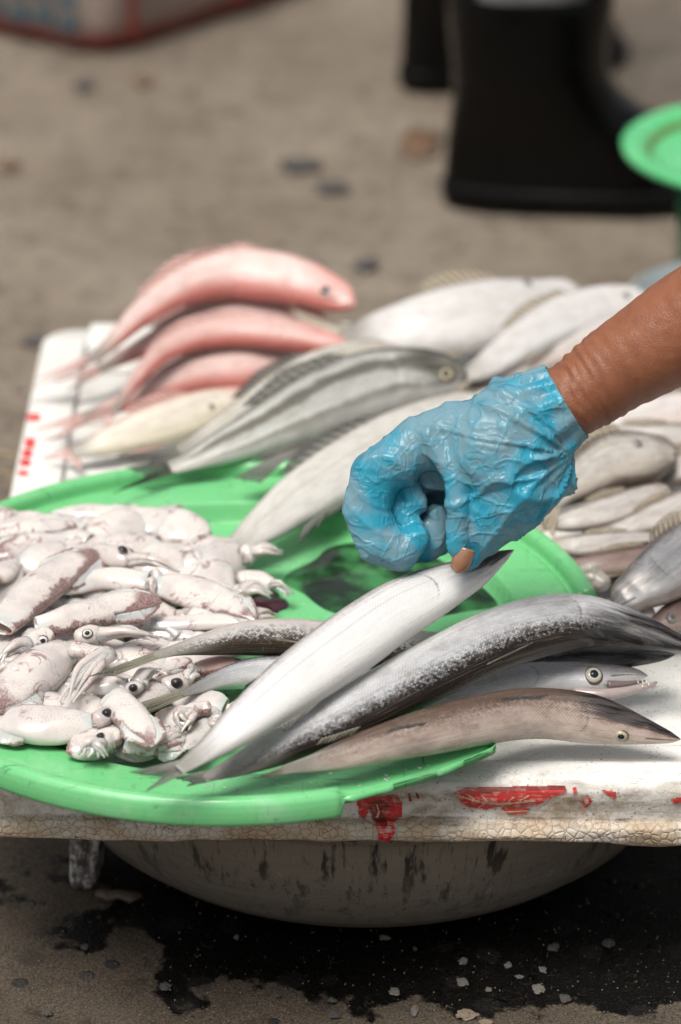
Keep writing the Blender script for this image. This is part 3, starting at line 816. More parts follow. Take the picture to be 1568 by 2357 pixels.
FIN_GREY = fin_mat('fin_grey', (0.30, 0.295, 0.26), (0.05, 0.05, 0.05), 1.0)
FIN_DARK = fin_mat('fin_dark', (0.12, 0.115, 0.10), (0.03, 0.03, 0.035))
FIN_OLIVE = fin_mat('fin_olive', (0.40, 0.38, 0.29), (0.16, 0.15, 0.11))
FIN_PINK = fin_mat('fin_pink', (0.72, 0.40, 0.36), (0.68, 0.46, 0.42), .8)
FIN_SKIN = plain('fin_skin', (0.50, 0.47, 0.42), .4, nscale=200, var=.2); FIN_SKINP = plain('fin_skin_pink', (0.55, 0.33, 0.29), .4, nscale=200, var=.2)
FIN_TAN = fin_mat('fin_tan', (0.50, 0.43, 0.33), (0.36, 0.30, 0.22))
BG = 'long slender fish laid over the tray edge'
b1 = fish_mat('barracuda_pale', 'b', 1.3, .35, 1.15, (0.20, 0.17, 0.165), (0.66, 0.65, 0.655), (0.74, 0.73, 0.72), (0.028, 0.022, 0.023), .95, .06, cell=.25, mott=.08, metal=.06, hu=(.80, .92), hl=(-1.0, -.1))
b2 = fish_mat('barracuda_dark', 'b', 4.1, .05, .72, (0.014, 0.009, 0.007), (0.50, 0.505, 0.525), (0.60, 0.60, 0.61), (0.004, 0.003, 0.003), 1.0, .3, cell=.6, hu=(.76, .88), hl=(-2.2, -1.2), mott=.7, metal=.16)
b3 = fish_mat('barracuda_silver', 'b', 7.7, .45, 1.0, (0.05, 0.045, 0.055), (0.47, 0.475, 0.50), (0.60, 0.595, 0.59), (0.13, 0.10, 0.095), .7, .15, cell=.35, mott=.4, metal=.28)
b4 = fish_mat('barracuda_brown', 'b', 2.2, -.1, .75, (0.10, 0.066, 0.052), (0.42, 0.33, 0.29), (0.60, 0.52, 0.46), (0.006, 0.003, 0.003), 1.0, .4, cell=.45, hu=(.72, .84), hl=(-.1, .45), mott=.9)
b5 = fish_mat('barracuda_speckled', 'b', 9.0, -.15, .75, (0.040, 0.026, 0.018), (0.52, 0.50, 0.50), (0.50, 0.42, 0.40), (0.006, 0.005, 0.006), 1.0, .3, cell=1.1, hu=(.70, .85), hl=(-1.6, -.6), mott=.6)
fish('barracuda', 'speckled slender fish behind the big-eyed one, only dark snout and tail half showing', BG, 'fish',
     [(330, 1517, .222, 8), (400, 1498, .222, 15), (470, 1484, .220, 26), (560, 1470, .216, 38), (650, 1468, .211, 43), (740, 1475, .205, 45), (880, 1492, .200, 46), (1050, 1503, .197, 44),
      (1200, 1512, .195, 40), (1320, 1516, .194, 32), (1400, 1515, .193, 27), (1470, 1512, .193, 20), (1525, 1509, .192, 12), (1556, 1506, .192, 5)], b5, 'D', .72, .25, tail=((205, 1556, .224), (260, 1556, .224), (262, 1545, .224)), tailmat=FIN_OLIVE, auto=False,
     fins=[('pelvic_fin', [(690, 1478, .233), (712, 1482, .232)], [(612, 1466, .236), (640, 1473, .236)], FIN_OLIVE)])
_, _s3 = fish('barracuda', 'silver slender fish with a big round eye and open toothy mouth', BG, 'fish',
     [(395, 1606, .206, 7), (450, 1586, .204, 13), (520, 1562, .200, 27), (600, 1550, .197, 38), (700, 1557, .193, 44), (850, 1588, .188, 50), (1000, 1600, .186, 52), (1120, 1583, .186, 50),
      (1220, 1568, .186, 46), (1300, 1562, .186, 43), (1360, 1560, .186, 38), (1405, 1553, .186, 28), (1450, 1552, .186, 17), (1492, 1556, .186, 8)], b3, 'U', .7, .0, tail=((275, 1632, .212), (300, 1660, .212), (330, 1630, .212)), tailmat=FIN_OLIVE,
     eye=(1372, 1552), eye_kind='silver', eye_r=20, auto=False)
_r3 = _
def jaw(root, pts, mat, name='lower_jaw'):
    sp = catmull(pts, 26); v, a1, a2 = [], [], []
    C = [P(x, y, z) for x, y, z, h in sp]
    M = 16
    for i, (x, y, z, h) in enumerate(sp):
        T = (C[min(i + 1, 25)] - C[max(i - 1, 0)]).normalized(); V = (CAM - C[i]).normalized(); s = V.cross(T).normalized(); n = T.cross(s)
        r = h * depth(C[i]) / FPX
        for j in range(M):
            a = 2 * math.pi * j / M
            v.append(C[i] + s * (r * math.sin(a)) + n * (r * .9 * math.cos(a))); a1.append((.86 + .14 * i / 25, math.sin(a) * .8 - .3, math.cos(a))); a2.append((i * .002, math.sin(a) * r, 0))
    f = grid_faces(26, M, True) + [tuple(range(M))[::-1], tuple(25 * M + j for j in range(M))]
    return attach(mesh_obj(name, v, f, mat, attrs={'fuv': a1, 'fsc': a2}), root)
JAWM = plain('jaw_flesh', (0.33, 0.27, 0.265), .3, coat=.3, nscale=220, var=.3)
jaw(_r3, [(1320, 1596, .184, 15), (1380, 1600, .184, 15), (1430, 1594, .184, 12), (1470, 1585, .184, 9), (1498, 1577, .184, 6), (1511, 1571, .184, 3)], JAWM)
jaw(_r3, [(1400, 1578, .185, 12), (1440, 1574, .185, 7), (1470, 1570, .185, 4), (1486, 1567, .185, 2)], plain('mouth_inside', (0.15, 0.11, 0.105), .3, coat=.3, nscale=300), 'mouth')
TOOTH = plain('tooth', (0.75, 0.72, 0.66), .25, nscale=200, bump=0)
for x0, y0, dx, dy in ((1478, 1565, 4, 10), (1486, 1564, 4, 9), (1468, 1567, 2, 7), (1494, 1577, -2, -8), (1480, 1581, -2, -8)):
    vv, ff = tube_verts([P(x0, y0, .188), P(x0 + dx * .5, y0 + dy * .5, .188), P(x0 + dx, y0 + dy, .188)], [.0004, .0003, .0001], 6)
    attach(mesh_obj('tooth', vv, ff, TOOTH), _r3)
fish('barracuda', 'dark-backed long fish whose black head reaches the right edge, lying under the hand-held one', BG, 'fish',
     [(470, 1792, .205, 10), (560, 1757, .209, 30), (660, 1710, .214, 47), (780, 1654, .219, 59), (900, 1592, .223, 65), (1020, 1530, .226, 69), (1140, 1474, .228, 71), (1250, 1440, .228, 69),
      (1340, 1430, .226, 61), (1420, 1441, .223, 49), (1490, 1458, .221, 36), (1550, 1476, .219, 22), (1612, 1493, .217, 8)], b2, 'D', .66, .12, tail=((398, 1790, .206), (430, 1812, .202), (440, 1800, .204)), tailmat=FIN_GREY, auto=False, N=150, M=44,
     fins=[('pelvic_fin', [(1228, 1478, .250), (1214, 1486, .250)], [(1125, 1526, .252), (1120, 1530, .252)], FIN_OLIVE), ('anal_fin', [(742, 1700, .226), (830, 1672, .226)], [(730, 1716, .222), (812, 1690, .222)], FIN_OLIVE)])
fish('barracuda', 'brownish slender fish nearest the front, its eye low on a black pointed head', BG, 'fish',
     [(650, 1772, .206, 9), (720, 1757, .208, 21), (800, 1735, .210, 36), (900, 1706, .210, 46), (1000, 1681, .208, 55), (1160, 1648, .200, 59), (1250, 1642, .196, 59), (1350, 1653, .191, 58),
      (1420, 1668, .187, 47), (1490, 1685, .183, 29), (1545, 1698, .180, 13), (1568, 1702, .179, 5)], b4, 'U', .72, .55, tail=((600, 1786, .203), (585, 1792, .202), (630, 1783, .203)), tailmat=FIN_OLIVE,
     eye=(1430, 1694), eye_kind='gold', eye_r=16, eye_ell=.8, auto=False, N=150, M=44,
     fins=[('dorsal_fin', [(1170, 1606, .226), (1262, 1600, .223)], [(1150, 1612, .228), (1250, 1606, .226)], FIN_DARK), ('pelvic_fin', [(905, 1676, .229), (985, 1662, .226)], [(890, 1686, .231), (975, 1670, .228)], FIN_DARK)])
_, sB1 = fish('barracuda', 'pale silver slender fish pinched at the head by the gloved hand', BG, 'fish',
     [(412, 1771, .230, 15), (485, 1722, .234, 30), (556, 1668, .239, 48), (677, 1573, .246, 67), (800, 1484, .252, 74), (890, 1420, .256, 70), (955, 1383, .259, 64), (1030, 1346, .262, 51),
      (1090, 1319, .265, 37), (1140, 1290, .269, 21), (1184, 1265, .273, 4)], b1, 'U', .66, -.05, tail=((300, 1778, .224), (335, 1822, .216), (372, 1790, .222)), tailmat=FIN_GREY, auto=False, N=150, M=44,
     fins=[('dorsal_fin', [(585, 1572, .246), (625, 1535, .248)], [(562, 1586, .244), (568, 1578, .246)], FIN_DARK), ('anal_fin', [(640, 1675, .240), (735, 1616, .246)], [(655, 1684, .236), (668, 1676, .238)], FIN_GREY),
           ])
# pink bream at the back left
bp = [fish_mat('bream_pink_%d' % k, 'p', 3.3 * k, .55, 1.1, bk, sd, be, (0.40, 0.11, 0.10), .55, .12, blush_shade=bl, cell=.15, scale=420) for k, (bk, sd, be, bl) in enumerate([
    ((0.58, 0.33, 0.28), (0.66, 0.50, 0.47), (0.52, 0.22, 0.19), ((0.42, 0.12, 0.10), -.05, -.8, .85)),
    ((0.42, 0.17, 0.15), (0.56, 0.38, 0.35), (0.48, 0.22, 0.19), ((0.42, 0.12, 0.10), -.05, -.8, .85)),
    ((0.54, 0.36, 0.32), (0.56, 0.36, 0.33), (0.45, 0.17, 0.14), ((0.42, 0.12, 0.10), -.05, -.8, .85)),
    ((0.56, 0.34, 0.30), (0.60, 0.42, 0.39), (0.48, 0.20, 0.17), ((0.42, 0.12, 0.10), -.05, -.8, .85)),
    ((0.544, 0.336, 0.288), (0.640, 0.592, 0.512), (0.624, 0.576, 0.448), ((0.560, 0.360, 0.304), .5, 1.0, .6))])]
PG = 'pink bream piled at the far left'
fish('bream', 'pink bream lying under the topmost pink one, its head hidden', PG, 'fish', [(225, 852, .184, 10), (300, 815, .186, 19), (400, 768, .188, 32), (500, 738, .190, 40), (620, 732, .190, 41), (700, 736, .190, 36), (742, 740, .190, 20), (757, 742, .190, 7)], bp[1], 'U', .5, N=80, tailmat=FIN_PINK, tail=((120, 880, .18), (150, 905, .172), (190, 868, .182)))
fish('bream', 'pink bream with head tucked under the striped fish, lowest of the red ones', PG, 'fish', [(190, 962, .180, 12), (290, 925, .182, 22), (380, 887, .184, 36), (470, 860, .186, 46), (560, 850, .187, 50), (650, 840, .187, 45), (720, 826, .187, 26), (745, 820, .187, 10)], bp[3], 'U', .5, N=80, tailmat=FIN_PINK, tail=((75, 990, .174), (110, 1020, .172), (150, 985, .176)))
fish('bream', 'curved rose bream arching over another below the topmost pink one', PG, 'fish', [(262, 948, .196, 9), (310, 880, .202, 15), (370, 815, .209, 25), (450, 776, .214, 34), (540, 762, .216, 38), (640, 768, .215, 39), (720, 782, .212, 31), (775, 795, .209, 18), (814, 804, .207, 6)], bp[2], 'U', .55, N=90, tailmat=FIN_PINK, tail=((170, 975, .178), (245, 985, .182), (235, 968, .185)))
fish('bream', 'topmost pink bream, arched, its eye and red snout facing right', PG, 'fish', [(212, 832, .206, 13), (270, 776, .211, 20), (330, 721, .215, 31), (420, 664, .220, 46), (520, 634, .223, 57), (620, 637, .223, 60), (700, 655, .221, 54), (757, 677, .219, 41), (800, 697, .218, 23), (820, 703, .217, 8)], bp[0], 'U', .5, N=120, tailmat=FIN_PINK, tail=((20, 918, .165), (85, 872, .182), (150, 862, .195)), eye=(752, 667), eye_r=15, eye_kind='pale')
fish('bream', 'pale yellow-bellied bream below the pink ones, its head under the striped fish', PG, 'fish', [(165, 1042, .178, 14), (240, 1020, .182, 31), (330, 990, .185, 47), (430, 958, .187, 51), (510, 932, .188, 42), (560, 916, .188, 24), (585, 908, .188, 9)], bp[4], 'U', .5, N=90, tailmat=FIN_PINK, tail=((95, 1058, .17), (190, 1085, .17), (150, 1056, .174)), eye=(484, 934), eye_r=9, eye_kind='gold')
# grey striped grunts
g1 = fish_mat('grunt_striped', 'g', 5.2, .55, 1.0, (0.075, 0.07, 0.055), (0.47, 0.475, 0.445), (0.56, 0.56, 0.53), (0.035, 0.032, 0.024), .9, .2, stripe=((0.085, 0.08, 0.060), 7.5, .85), cell=.3, scale=480, hu=(.80, .90), hl=(-1.0, -.2), metal=.28)
g2 = fish_mat('grunt_pale', 'g', 8.8, .55, 1.1, (0.15, 0.135, 0.11), (0.58, 0.56, 0.51), (0.62, 0.60, 0.56), (0.14, 0.12, 0.10), .6, .12, stripe=((0.30, 0.28, 0.23), 5.0, .45), cell=.2, scale=480)
g3 = fish_mat('mullet_white', 'g', 2.8, .85, 1.15, (0.208, 0.192, 0.168), (0.544, 0.528, 0.496), (0.608, 0.592, 0.568), (0.240, 0.216, 0.192), .5, .12, cell=.15, scale=480)
GG = 'grey fish piled in the middle'
fish('grunt', 'pale grey striped fish half hidden behind the bolder striped one', GG, 'fish', [(400, 1046, .190, 16), (470, 1016, .194, 27), (560, 966, .198, 43), (650, 912, .201, 56), (740, 864, .203, 60), (830, 832, .204, 52), (900, 826, .204, 36), (942, 826, .204, 12)], g2, 'U', .5, N=90, tailmat=FIN_GREY, tail=((258, 1054, .196), (330, 1085, .19), (345, 1056, .194)))
fish('grunt', 'grey fish with bold dark stripes and a cloudy eye left of the gloved hand', GG, 'fish', [(378, 1081, .202, 13), (450, 1057, .206, 26), (540, 1020, .210, 46), (640, 974, .215, 64), (740, 926, .220, 76), (840, 886, .223, 77), (930, 866, .224, 68), (1000, 862, .224, 54), (1045, 868, .223, 34), (1074, 876, .223, 12)], g1, 'U', .5, N=130, tailmat=FIN_DARK, finmat=FIN_GREY, tail=((258, 1136, .199), (290, 1076, .206), (335, 1098, .203)), eye=(1030, 858), eye_r=17, eye_kind='gold',
     fins=[('pelvic_fin', [(690, 1030, .222), (640, 1046, .218)], [(600, 1112, .208), (538, 1100, .206)], FIN_GREY)])
fish('mullet', 'cream-white fish slanting from the tray rim up under the glove', GG, 'fish', [(472, 1274, .192, 11), (530, 1264, .195, 22), (600, 1216, .201, 42), (690, 1148, .207, 60), (790, 1084, .211, 68), (890, 1024, .213, 67), (980, 978, .213, 58), (1060, 940, .212, 40), (1112, 915, .212, 14)], g3, 'U', .5, N=110, tailmat=FIN_OLIVE, finmat=FIN_GREY, tail=((405, 1262, .196), (432, 1290, .190), (445, 1274, .193)),
     fins=[('anal_fin', [(760, 1172, .207), (700, 1212, .203)], [(742, 1202, .200), (682, 1256, .196)], FIN_GREY)])
# big white fish behind the wrist
s1 = fish_mat('white_silver', 's', 6.1, .72, 1.2, (0.240, 0.216, 0.208), (0.560, 0.544, 0.536), (0.624, 0.608, 0.600), (0.400, 0.336, 0.304), .3, .07, cell=.1, scale=420)
s2 = fish_mat('white_pinkish', 's', 1.9, .55, 1.0, (0.272, 0.232, 0.224), (0.544, 0.504, 0.488), (0.576, 0.496, 0.456), (0.360, 0.288, 0.256), .3, .15, cell=.1, scale=420)
SG = 'white fish behind the wrist'
fish('white_fish', 'broad white fish farthest back, lying behind the pink bream snouts', SG, 'fish', [(785, 778, .190, 22), (870, 767, .195, 50), (960, 754, .200, 70), (1060, 735, .203, 80), (1160, 712, .204, 74), (1240, 691, .204, 54), (1300, 673, .203, 30), (1334, 664, .203, 10)], s1, 'U', .5, N=100, tailmat=FIN_TAN, finmat=FIN_TAN, eye=(1213, 652), eye_r=13, eye_kind='dull')
fish('white_fish', 'pinkish white fish lowest behind the wrist, partly under the forearm', SG, 'fish', [(1085, 892, .192, 12), (1160, 862, .195, 26), (1240, 820, .198, 40), (1340, 784, .200, 46), (1440, 754, .201, 46), (1520, 737, .201, 36), (1572, 730, .2, 13)], s2, 'U', .55, N=90, tailmat=FIN_TAN)
fish('white_fish', 'white fish between the broad one and the forearm, snout toward the metal bowl', SG, 'fish', [(1062, 870, .202, 14), (1120, 842, .207, 30), (1200, 787, .212, 45), (1290, 736, .215, 53), (1380, 706, .216, 50), (1450, 690, .216, 36), (1492, 681, .215, 13)], s1, 'U', .5, N=100, tailmat=FIN_TAN, eye=(1442, 676), eye_r=10, eye_kind='dull')
# croakers on the right, shade of their gaps also put into backs and belly edges
c1 = fish_mat('croaker', 'c', 3.9, .25, .9, (0.10, 0.078, 0.060), (0.42, 0.40, 0.37), (0.46, 0.42, 0.36), (0.07, 0.05, 0.04), .8, .55, blush_shade=((0.055, 0.034, 0.030), -.30, -.85, .9), cell=.35, scale=440, mott=.8)
c2 = fish_mat('croaker_tan', 'c', 7.2, .3, .95, (0.13, 0.105, 0.085), (0.46, 0.435, 0.415), (0.54, 0.505, 0.47), (0.14, 0.10, 0.08), .7, .5, blush_shade=((0.13, 0.085, 0.06), -.5, -.95, .8), cell=.3, scale=440, mott=.8)
c3 = fish_mat('croaker_red', 'c', 9.6, .1, .8, (0.085, 0.052, 0.046), (0.22, 0.15, 0.135), (0.30, 0.23, 0.20), (0.09, 0.055, 0.045), .6, .5, cell=.3, scale=440, mott=.8)
c4 = fish_mat('croaker_silver', 'c', 0.6, .4, .95, (0.14, 0.12, 0.115), (0.50, 0.505, 0.52), (0.58, 0.57, 0.57), (0.18, 0.15, 0.135), .6, .35, blush_shade=((0.20, 0.14, 0.12), -.35, -.85, .8), cell=.3, scale=440, mott=.6, metal=.28)
CG = 'croakers heaped on the right'
for lab, pts, mt, dz, ek, er in [
    ('pale fish under the forearm at the right edge, farthest of the right heap', [(1375, 990, .200, 20), (1450, 968, .204, 36), (1530, 952, .206, 44), (1600, 942, .206, 42), (1680, 930, .202, 16)], s2, 'U', None, 0),
    ('tan fish just behind the big-headed croaker beside the glove cuff', [(1325, 1015, .196, 14), (1400, 1006, .202, 27), (1480, 1008, .203, 32), (1560, 1004, .203, 30), (1640, 992, .202, 10)], c2, 'U', None, 0),
    ('stout fish at the right edge right of the big-headed croaker', [(1520, 1104, .198, 14), (1570, 1078, .203, 32), (1630, 1052, .205, 38), (1690, 1030, .205, 10)], c2, 'U', None, 0),
    ('reddish brown fish lowest in the right heap, above the crumpled film', [(1290, 1304, .182, 12), (1370, 1300, .184, 27), (1450, 1290, .185, 31), (1520, 1275, .186, 25), (1575, 1258, .186, 9)], c3, 'U', None, 0),
    ('thin tan fish with head to the left, just above the reddish brown one', [(1535, 1236, .190, 8), (1470, 1239, .192, 17), (1400, 1249, .193, 25), (1330, 1256, .193, 26), (1285, 1252, .192, 16), (1264, 1247, .192, 5)], c2, 'U', None, 0),
    ('tan fish entering from the right edge above the big silver one', [(1380, 1226, .193, 10), (1450, 1212, .196, 24), (1520, 1187, .198, 36), (1590, 1160, .200, 38), (1650, 1140, .2, 12)], c2, 'U', None, 0),
    ('small blotched fish directly below the big-headed croaker', [(1250, 1208, .196, 12), (1320, 1197, .200, 27), (1400, 1177, .202, 36), (1470, 1152, .202, 34), (1515, 1132, .202, 23), (1537, 1120, .202, 7)], c2, 'U', None, 0),
    ('big-headed croaker with a dark eye right of the glove', [(1262, 1158, .208, 22), (1330, 1112, .213, 50), (1400, 1070, .217, 70), (1470, 1054, .218, 66), (1520, 1045, .217, 46), (1548, 1042, .216, 23), (1560, 1042, .216, 7)], c1, 'U', (1468, 1028), 12),
    ('dark fish under the big silver one at the right edge, a dull eye showing', [(1690, 1385, .186, 14), (1650, 1392, .188, 32), (1590, 1408, .188, 42), (1545, 1424, .187, 34), (1505, 1440, .185, 16), (1492, 1446, .184, 6)], c3, 'U', (1548, 1424), 12),
    ('big silver croaker cut by the right edge, lowest of the right heap', [(1755, 1165, .212, 20), (1700, 1205, .213, 46), (1640, 1245, .214, 72), (1570, 1292, .213, 78), (1510, 1332, .209, 66), (1460, 1363, .204, 48), (1425, 1390, .199, 24), (1412, 1400, .197, 8)], c4, 'U', None, 0)]:
    fish('croaker', lab, CG, 'fish', pts, mt, dz, .52, N=90, M=32, tailmat=FIN_TAN, eye=ek, eye_r=er, eye_kind='dull', roll=.0)
for k, (pts, lab) in enumerate([([(1230, 1285, .174, 10), (1330, 1270, .176, 30), (1450, 1240, .178, 36), (1570, 1210, .178, 30), (1640, 1190, .178, 8)], 'brown fish buried under the tan ones in the right heap'),
                                ([(1300, 1120, .178, 10), (1400, 1100, .18, 40), (1520, 1085, .182, 44), (1640, 1060, .182, 30), (1700, 1050, .18, 8)], 'brown fish buried under the big-headed croaker'),
                                ([(1420, 1330, .172, 10), (1500, 1320, .174, 30), (1600, 1300, .176, 36), (1700, 1270, .176, 10)], 'brown fish buried under the big silver croaker'),
                                ([(1280, 935, .18, 10), (1380, 890, .182, 40), (1500, 855, .184, 46), (1620, 820, .184, 30), (1700, 800, .182, 8)], 'white fish lying hidden behind the forearm')]):
    fish('croaker', lab, CG, 'fish', pts, c3 if k < 3 else s2, 'U', .5, N=60, M=24, tailmat=FIN_TAN, auto=False)

# ------------------------------------------------------------------ squid
def squid_mat(name, seed, red=.5, tip=.6, base=(0.63, 0.585, 0.555), dots=.7):
    m = Mat(name); fv = m.sep(m.attr('fuv')); p = m.map(m.geo(), loc=(seed, seed * .7, 0))
    u, sd = fv[0], fv[1]
    big = m.noise(p, 40, 4, .6); mid = m.noise(p, 140, 5, .7, .4)
    c = m.mix(big, tuple(x * .90 for x in base), tuple(min(1, x * 1.06) for x in base))
    c = m.mix(m.ss(m.noise(p, 42, 3, .5), .42, .68, 0, .55), c, (0.42, 0.38, 0.385))
    sp = m.ss(m.vor(p, 800), .50, .28); sp2 = m.ss(m.vor(p, 760), .30, .16)
    tipm = m.ss(m.add(u, m.mul(m.add(mid, -.5), .5)), .40, .02, 0, tip)
    edge = m.mul(m.ss(m.add(sd, m.mul(m.add(big, -.5), 1.2)), .35, .95), red)
    lim = m.add(m.add(m.mul(mid, .75), m.mul(big, .25)), m.add(m.mul(tipm, .34), m.mul(edge, .30)))
    patch = m.ss(lim, .64, .77)
    pk = m.mul(patch, m.math('MAXIMUM', m.mul(sp, 1.0), .68))
    c = m.mix(pk, c, m.mix(mid, (0.16, 0.018, 0.020), (0.085, 0.020, 0.012)))
    c = m.mix(m.mul(m.mul(sp2, dots), m.ss(m.noise(p, 55, 3), .45, .6)), c, (0.16, 0.07, 0.06))
    vein = m.mul(m.ss(m.math('ABSOLUTE', m.add(m.noise(p, 34, 3, .5, .8), -.5)), .02, .003), m.ss(big, .45, .6, 0, .75))
    c = m.mix(vein, c, (0.22, 0.10, 0.10))
    m.set(color=c, rough=m.ss(mid, .3, .7, .14, .30), spec=.35, coat=.5, coatr=.04, sss=.75, normal=m.bump(m.noise(p, 38, 2), .22, .0030))
    m.b.inputs['Subsurface Radius'].default_value = (0.0075, 0.0045, 0.0035); m.b.inputs['Subsurface Scale'].default_value = 1.0
    return m.m
SQ = [squid_mat('squid_0', 0.0, .6, .6), squid_mat('squid_1', 2.3, 1.0, 1.0), squid_mat('squid_2', 5.1, .7, .8), squid_mat('squid_3', 8.4, .15, .2, dots=.15),
      squid_mat('squid_arm', 3.7, .45, .2, (0.54, 0.49, 0.465), 1.0), squid_mat('squid_red', 6.6, 1.4, 1.0, (0.50, 0.33, 0.30))]
SQG = 'squid heaped on the left of the tray'
def q2(x, y): return (x * .3288, 1141.7 + y * .3288)
def wet_loft(name, pts3, rad, mat, root, flat=.72, M=28, lip=False, seed=0.0, capend=True):
    """loft along 3D centre points; lip folds the open end inward like a mantle collar"""
    n = len(pts3); v, at = [], []
    fr = []
    for i in range(n):
        T = (pts3[min(i + 1, n - 1)] - pts3[max(i - 1, 0)]).normalized()
        V = (CAM - pts3[i]).normalized(); nn = UP.lerp(V, .4); nn = (nn - T * nn.dot(T)).normalized(); fr.append((T, nn, nn.cross(T)))
    ids = [(i, 1.0, 0.0) for i in range(n)]
    if lip: ids += [(n - 1, .93, .0008), (n - 1, .84, .0002), (n - 3, .80, 0), (max(0, n - 6), .70, 0)]
    for (i, k, fwd) in ids:
        T, nn, s = fr[i]; u = i / (n - 1)
        for j in range(M):
            a = 2 * math.pi * j / M; sa, ca = math.sin(a), math.cos(a)
            fold = 1 + .13 * nz((u * 3.0 + seed, sa * 1.2, ca * 1.2)) + .05 * math.sin(3 * a + seed * 5 + u * 3) * sstep(.55, 1, u) + (.10 * math.sin(2 * a + seed * 3) * sstep(.85, 1, u) if lip else 0)
            v.append(pts3[i] + T * fwd + s * (rad[i] * k * sa * fold) + nn * (rad[i] * k * flat * ca * fold))
            at.append((u, sa, ca))
    N2 = len(ids)
    f = grid_faces(N2, M, True) + [tuple(range(M))[::-1], tuple((N2 - 1) * M + j for j in range(M))]
    return attach(mesh_obj(name, v, f, mat, attrs={'fuv': at}), root)
def squid(label, z, mantle=None, head=None, arms=(), eye=None, mat=0, cs='z', fins=True, zh=None, name='squid', eyer=13, eyek='squid', armr=11, flat=.54, zslope=0.0, share=None, wide=1.0):
    cv = q2 if cs == 'z' else (lambda x, y: (x, y))
    ks = .3288 if cs == 'z' else 1.0
    WID = (1.24 if cs == 'z' else 1.0) * wide
    zh = zh if zh is not None else z + .001
    ref = (mantle or head)[len(mantle or head) // 2]
    rp = P(*cv(ref[0], ref[1]), z); root = empty(name, (rp.x, rp.y, z - .01))
    seed = ref[0] * .013
    mt = SQ[mat]
    if mantle:
        sp = catmull([(*cv(x, y), hw * ks * WID) for x, y, hw in mantle], 46)
        C = [P(x, y, z + zslope * (i / 45 - .5)) for i, (x, y, h) in enumerate(sp)]; Rr = [max(h, .8) * depth(c) / FPX for (x, y, h), c in zip(sp, C)]
        wet_loft('mantle', C, Rr, mt, root, flat, 30, True, seed)
        if fins:
            n = len(C); L = int(n * .46)
            for sd in (1, -1):
                B, T_ = [], []
                for i in range(1, L, 3):
                    Tn = (C[i + 1] - C[i - 1]).normalized(); V = (CAM - C[i]).normalized(); nn = UP.lerp(V, .4); nn = (nn - Tn * nn.dot(Tn)).normalized(); s = nn.cross(Tn)
                    k = i / L; wd = max(Rr) * 1.15 * math.sin(math.pi * min(1, k * 1.02)) ** .8 * (1 - .25 * k)
                    B.append(C[i] + s * sd * Rr[i] * .80 + nn * Rr[i] * flat * .45)
                    T_.append(C[i] + s * sd * (Rr[i] * .95 + wd * .42) - nn * (Rr[i] * flat * .15) + Vector((0, 0, .002 * nz((i * .3, seed, sd)))))
                fin_sheet('fin', B, T_, mt, root, 24, 8, .0003, .0012)
    if head:
        sp = catmull([(*cv(x, y), hw * ks) for x, y, hw in head], 22)
        C = [P(x, y, zh) for x, y, h in sp]; Rr = [max(h, 1) * depth(c) / FPX for (x, y, h), c in zip(sp, C)]
        for i in (0, 21): Rr[i] *= .55
        for i in (1, 20): Rr[i] *= .82
        wet_loft('head', C, Rr, SQ[4] if mat in (1, 2, 4) else SQ[0], root, .8, 22, False, seed + 2)
        e0 = C[-1] - (C[-1] - C[0]).normalized() * Rr[10] * .3
        for k, am in enumerate(arms):
            ex, ey = cv(am[0], am[1]); bend = am[2] if len(am) > 2 else 0.0; zt = am[3] if len(am) > 3 else zh - .002
            mx_, my_ = sum(q_[0] for q_ in arms) / len(arms), sum(q_[1] for q_ in arms) / len(arms)
            bx, by = cv(lerp(am[0], mx_, .68), lerp(am[1], my_, .68)); ex, ey = bx, by
            E = P(ex, ey, zt); st = e0 + Vector((0, 0, (.25 - .16 * (k % 4)) * Rr[14])) + (UPI.cross(FWD) * 0) + RGT * (nz((k, seed, 0), 2.3) * Rr[14] * .6)
            perp = (E - st).cross(UP).normalized()
            pts = []
            for q in range(18):
                t = q / 17
                pts.append(st.lerp(E, t) + perp * ((bend * ks * 2.2 / 7529) * math.sin(math.pi * t) + .0016 * nz((t * 3, k, seed))) + Vector((0, 0, .006 * math.sin(math.pi * t) * (1 - .3 * (k % 3)))))
            rr = [lerp(armr, 1.0, (q / 17) ** .75) * ks * 3.0 * 1.5 * 2.25 / FPX if cs == 'z' else lerp(armr, 2.2, (q / 17) ** .8) * 2.25 / FPX for q in range(18)]
            vv, ff = tube_verts(pts, rr, 9, .8)
            attach(mesh_obj('arm', vv, ff, SQ[4], attrs={'fuv': [(q // 9 / 17 * .4 + .5, 0, 0) for q in range(len(vv))]}), root)
        if eye:
            ex, ey = cv(eye[0], eye[1]); i = min(range(22), key=lambda q: (proj(C[q])[0] - ex) ** 2 + (proj(C[q])[1] - ey) ** 2)
            V = (CAM - C[i]).normalized(); c = PD(ex, ey, depth(C[i])) ; off = c - C[i]; rr_ = Rr[i]
            lift = math.sqrt(max(.0, 1 - min(1, off.length / rr_) ** 2)) * rr_ * .9
            c = c + V * (lift + .0006); n = (V * max(lift, rr_ * .35) + off).normalized()
            er = eye[2] * .74 * ks * depth(c) / FPX
            add_eye(root, c, n, er, eye[3] if len(eye) > 3 else eyek, (C[-1] - C[0]).normalized(), .85, .62)
    tag(root, label, 'squid', share or SQG)
    return root
INKEYE = 'squid'
EYE['ink'] = (plain('ink_iris', (0.03, 0.022, 0.028), .2, spec=.3, nscale=300), eye_mats('squid')[1])
squid('pale squid mantle with a brown tip, farthest back in the heap', .197, [(1015, 235, 8), (960, 182, 45), (850, 150, 70), (700, 140, 80), (520, 142, 76), (380, 165, 58)], mat=0)
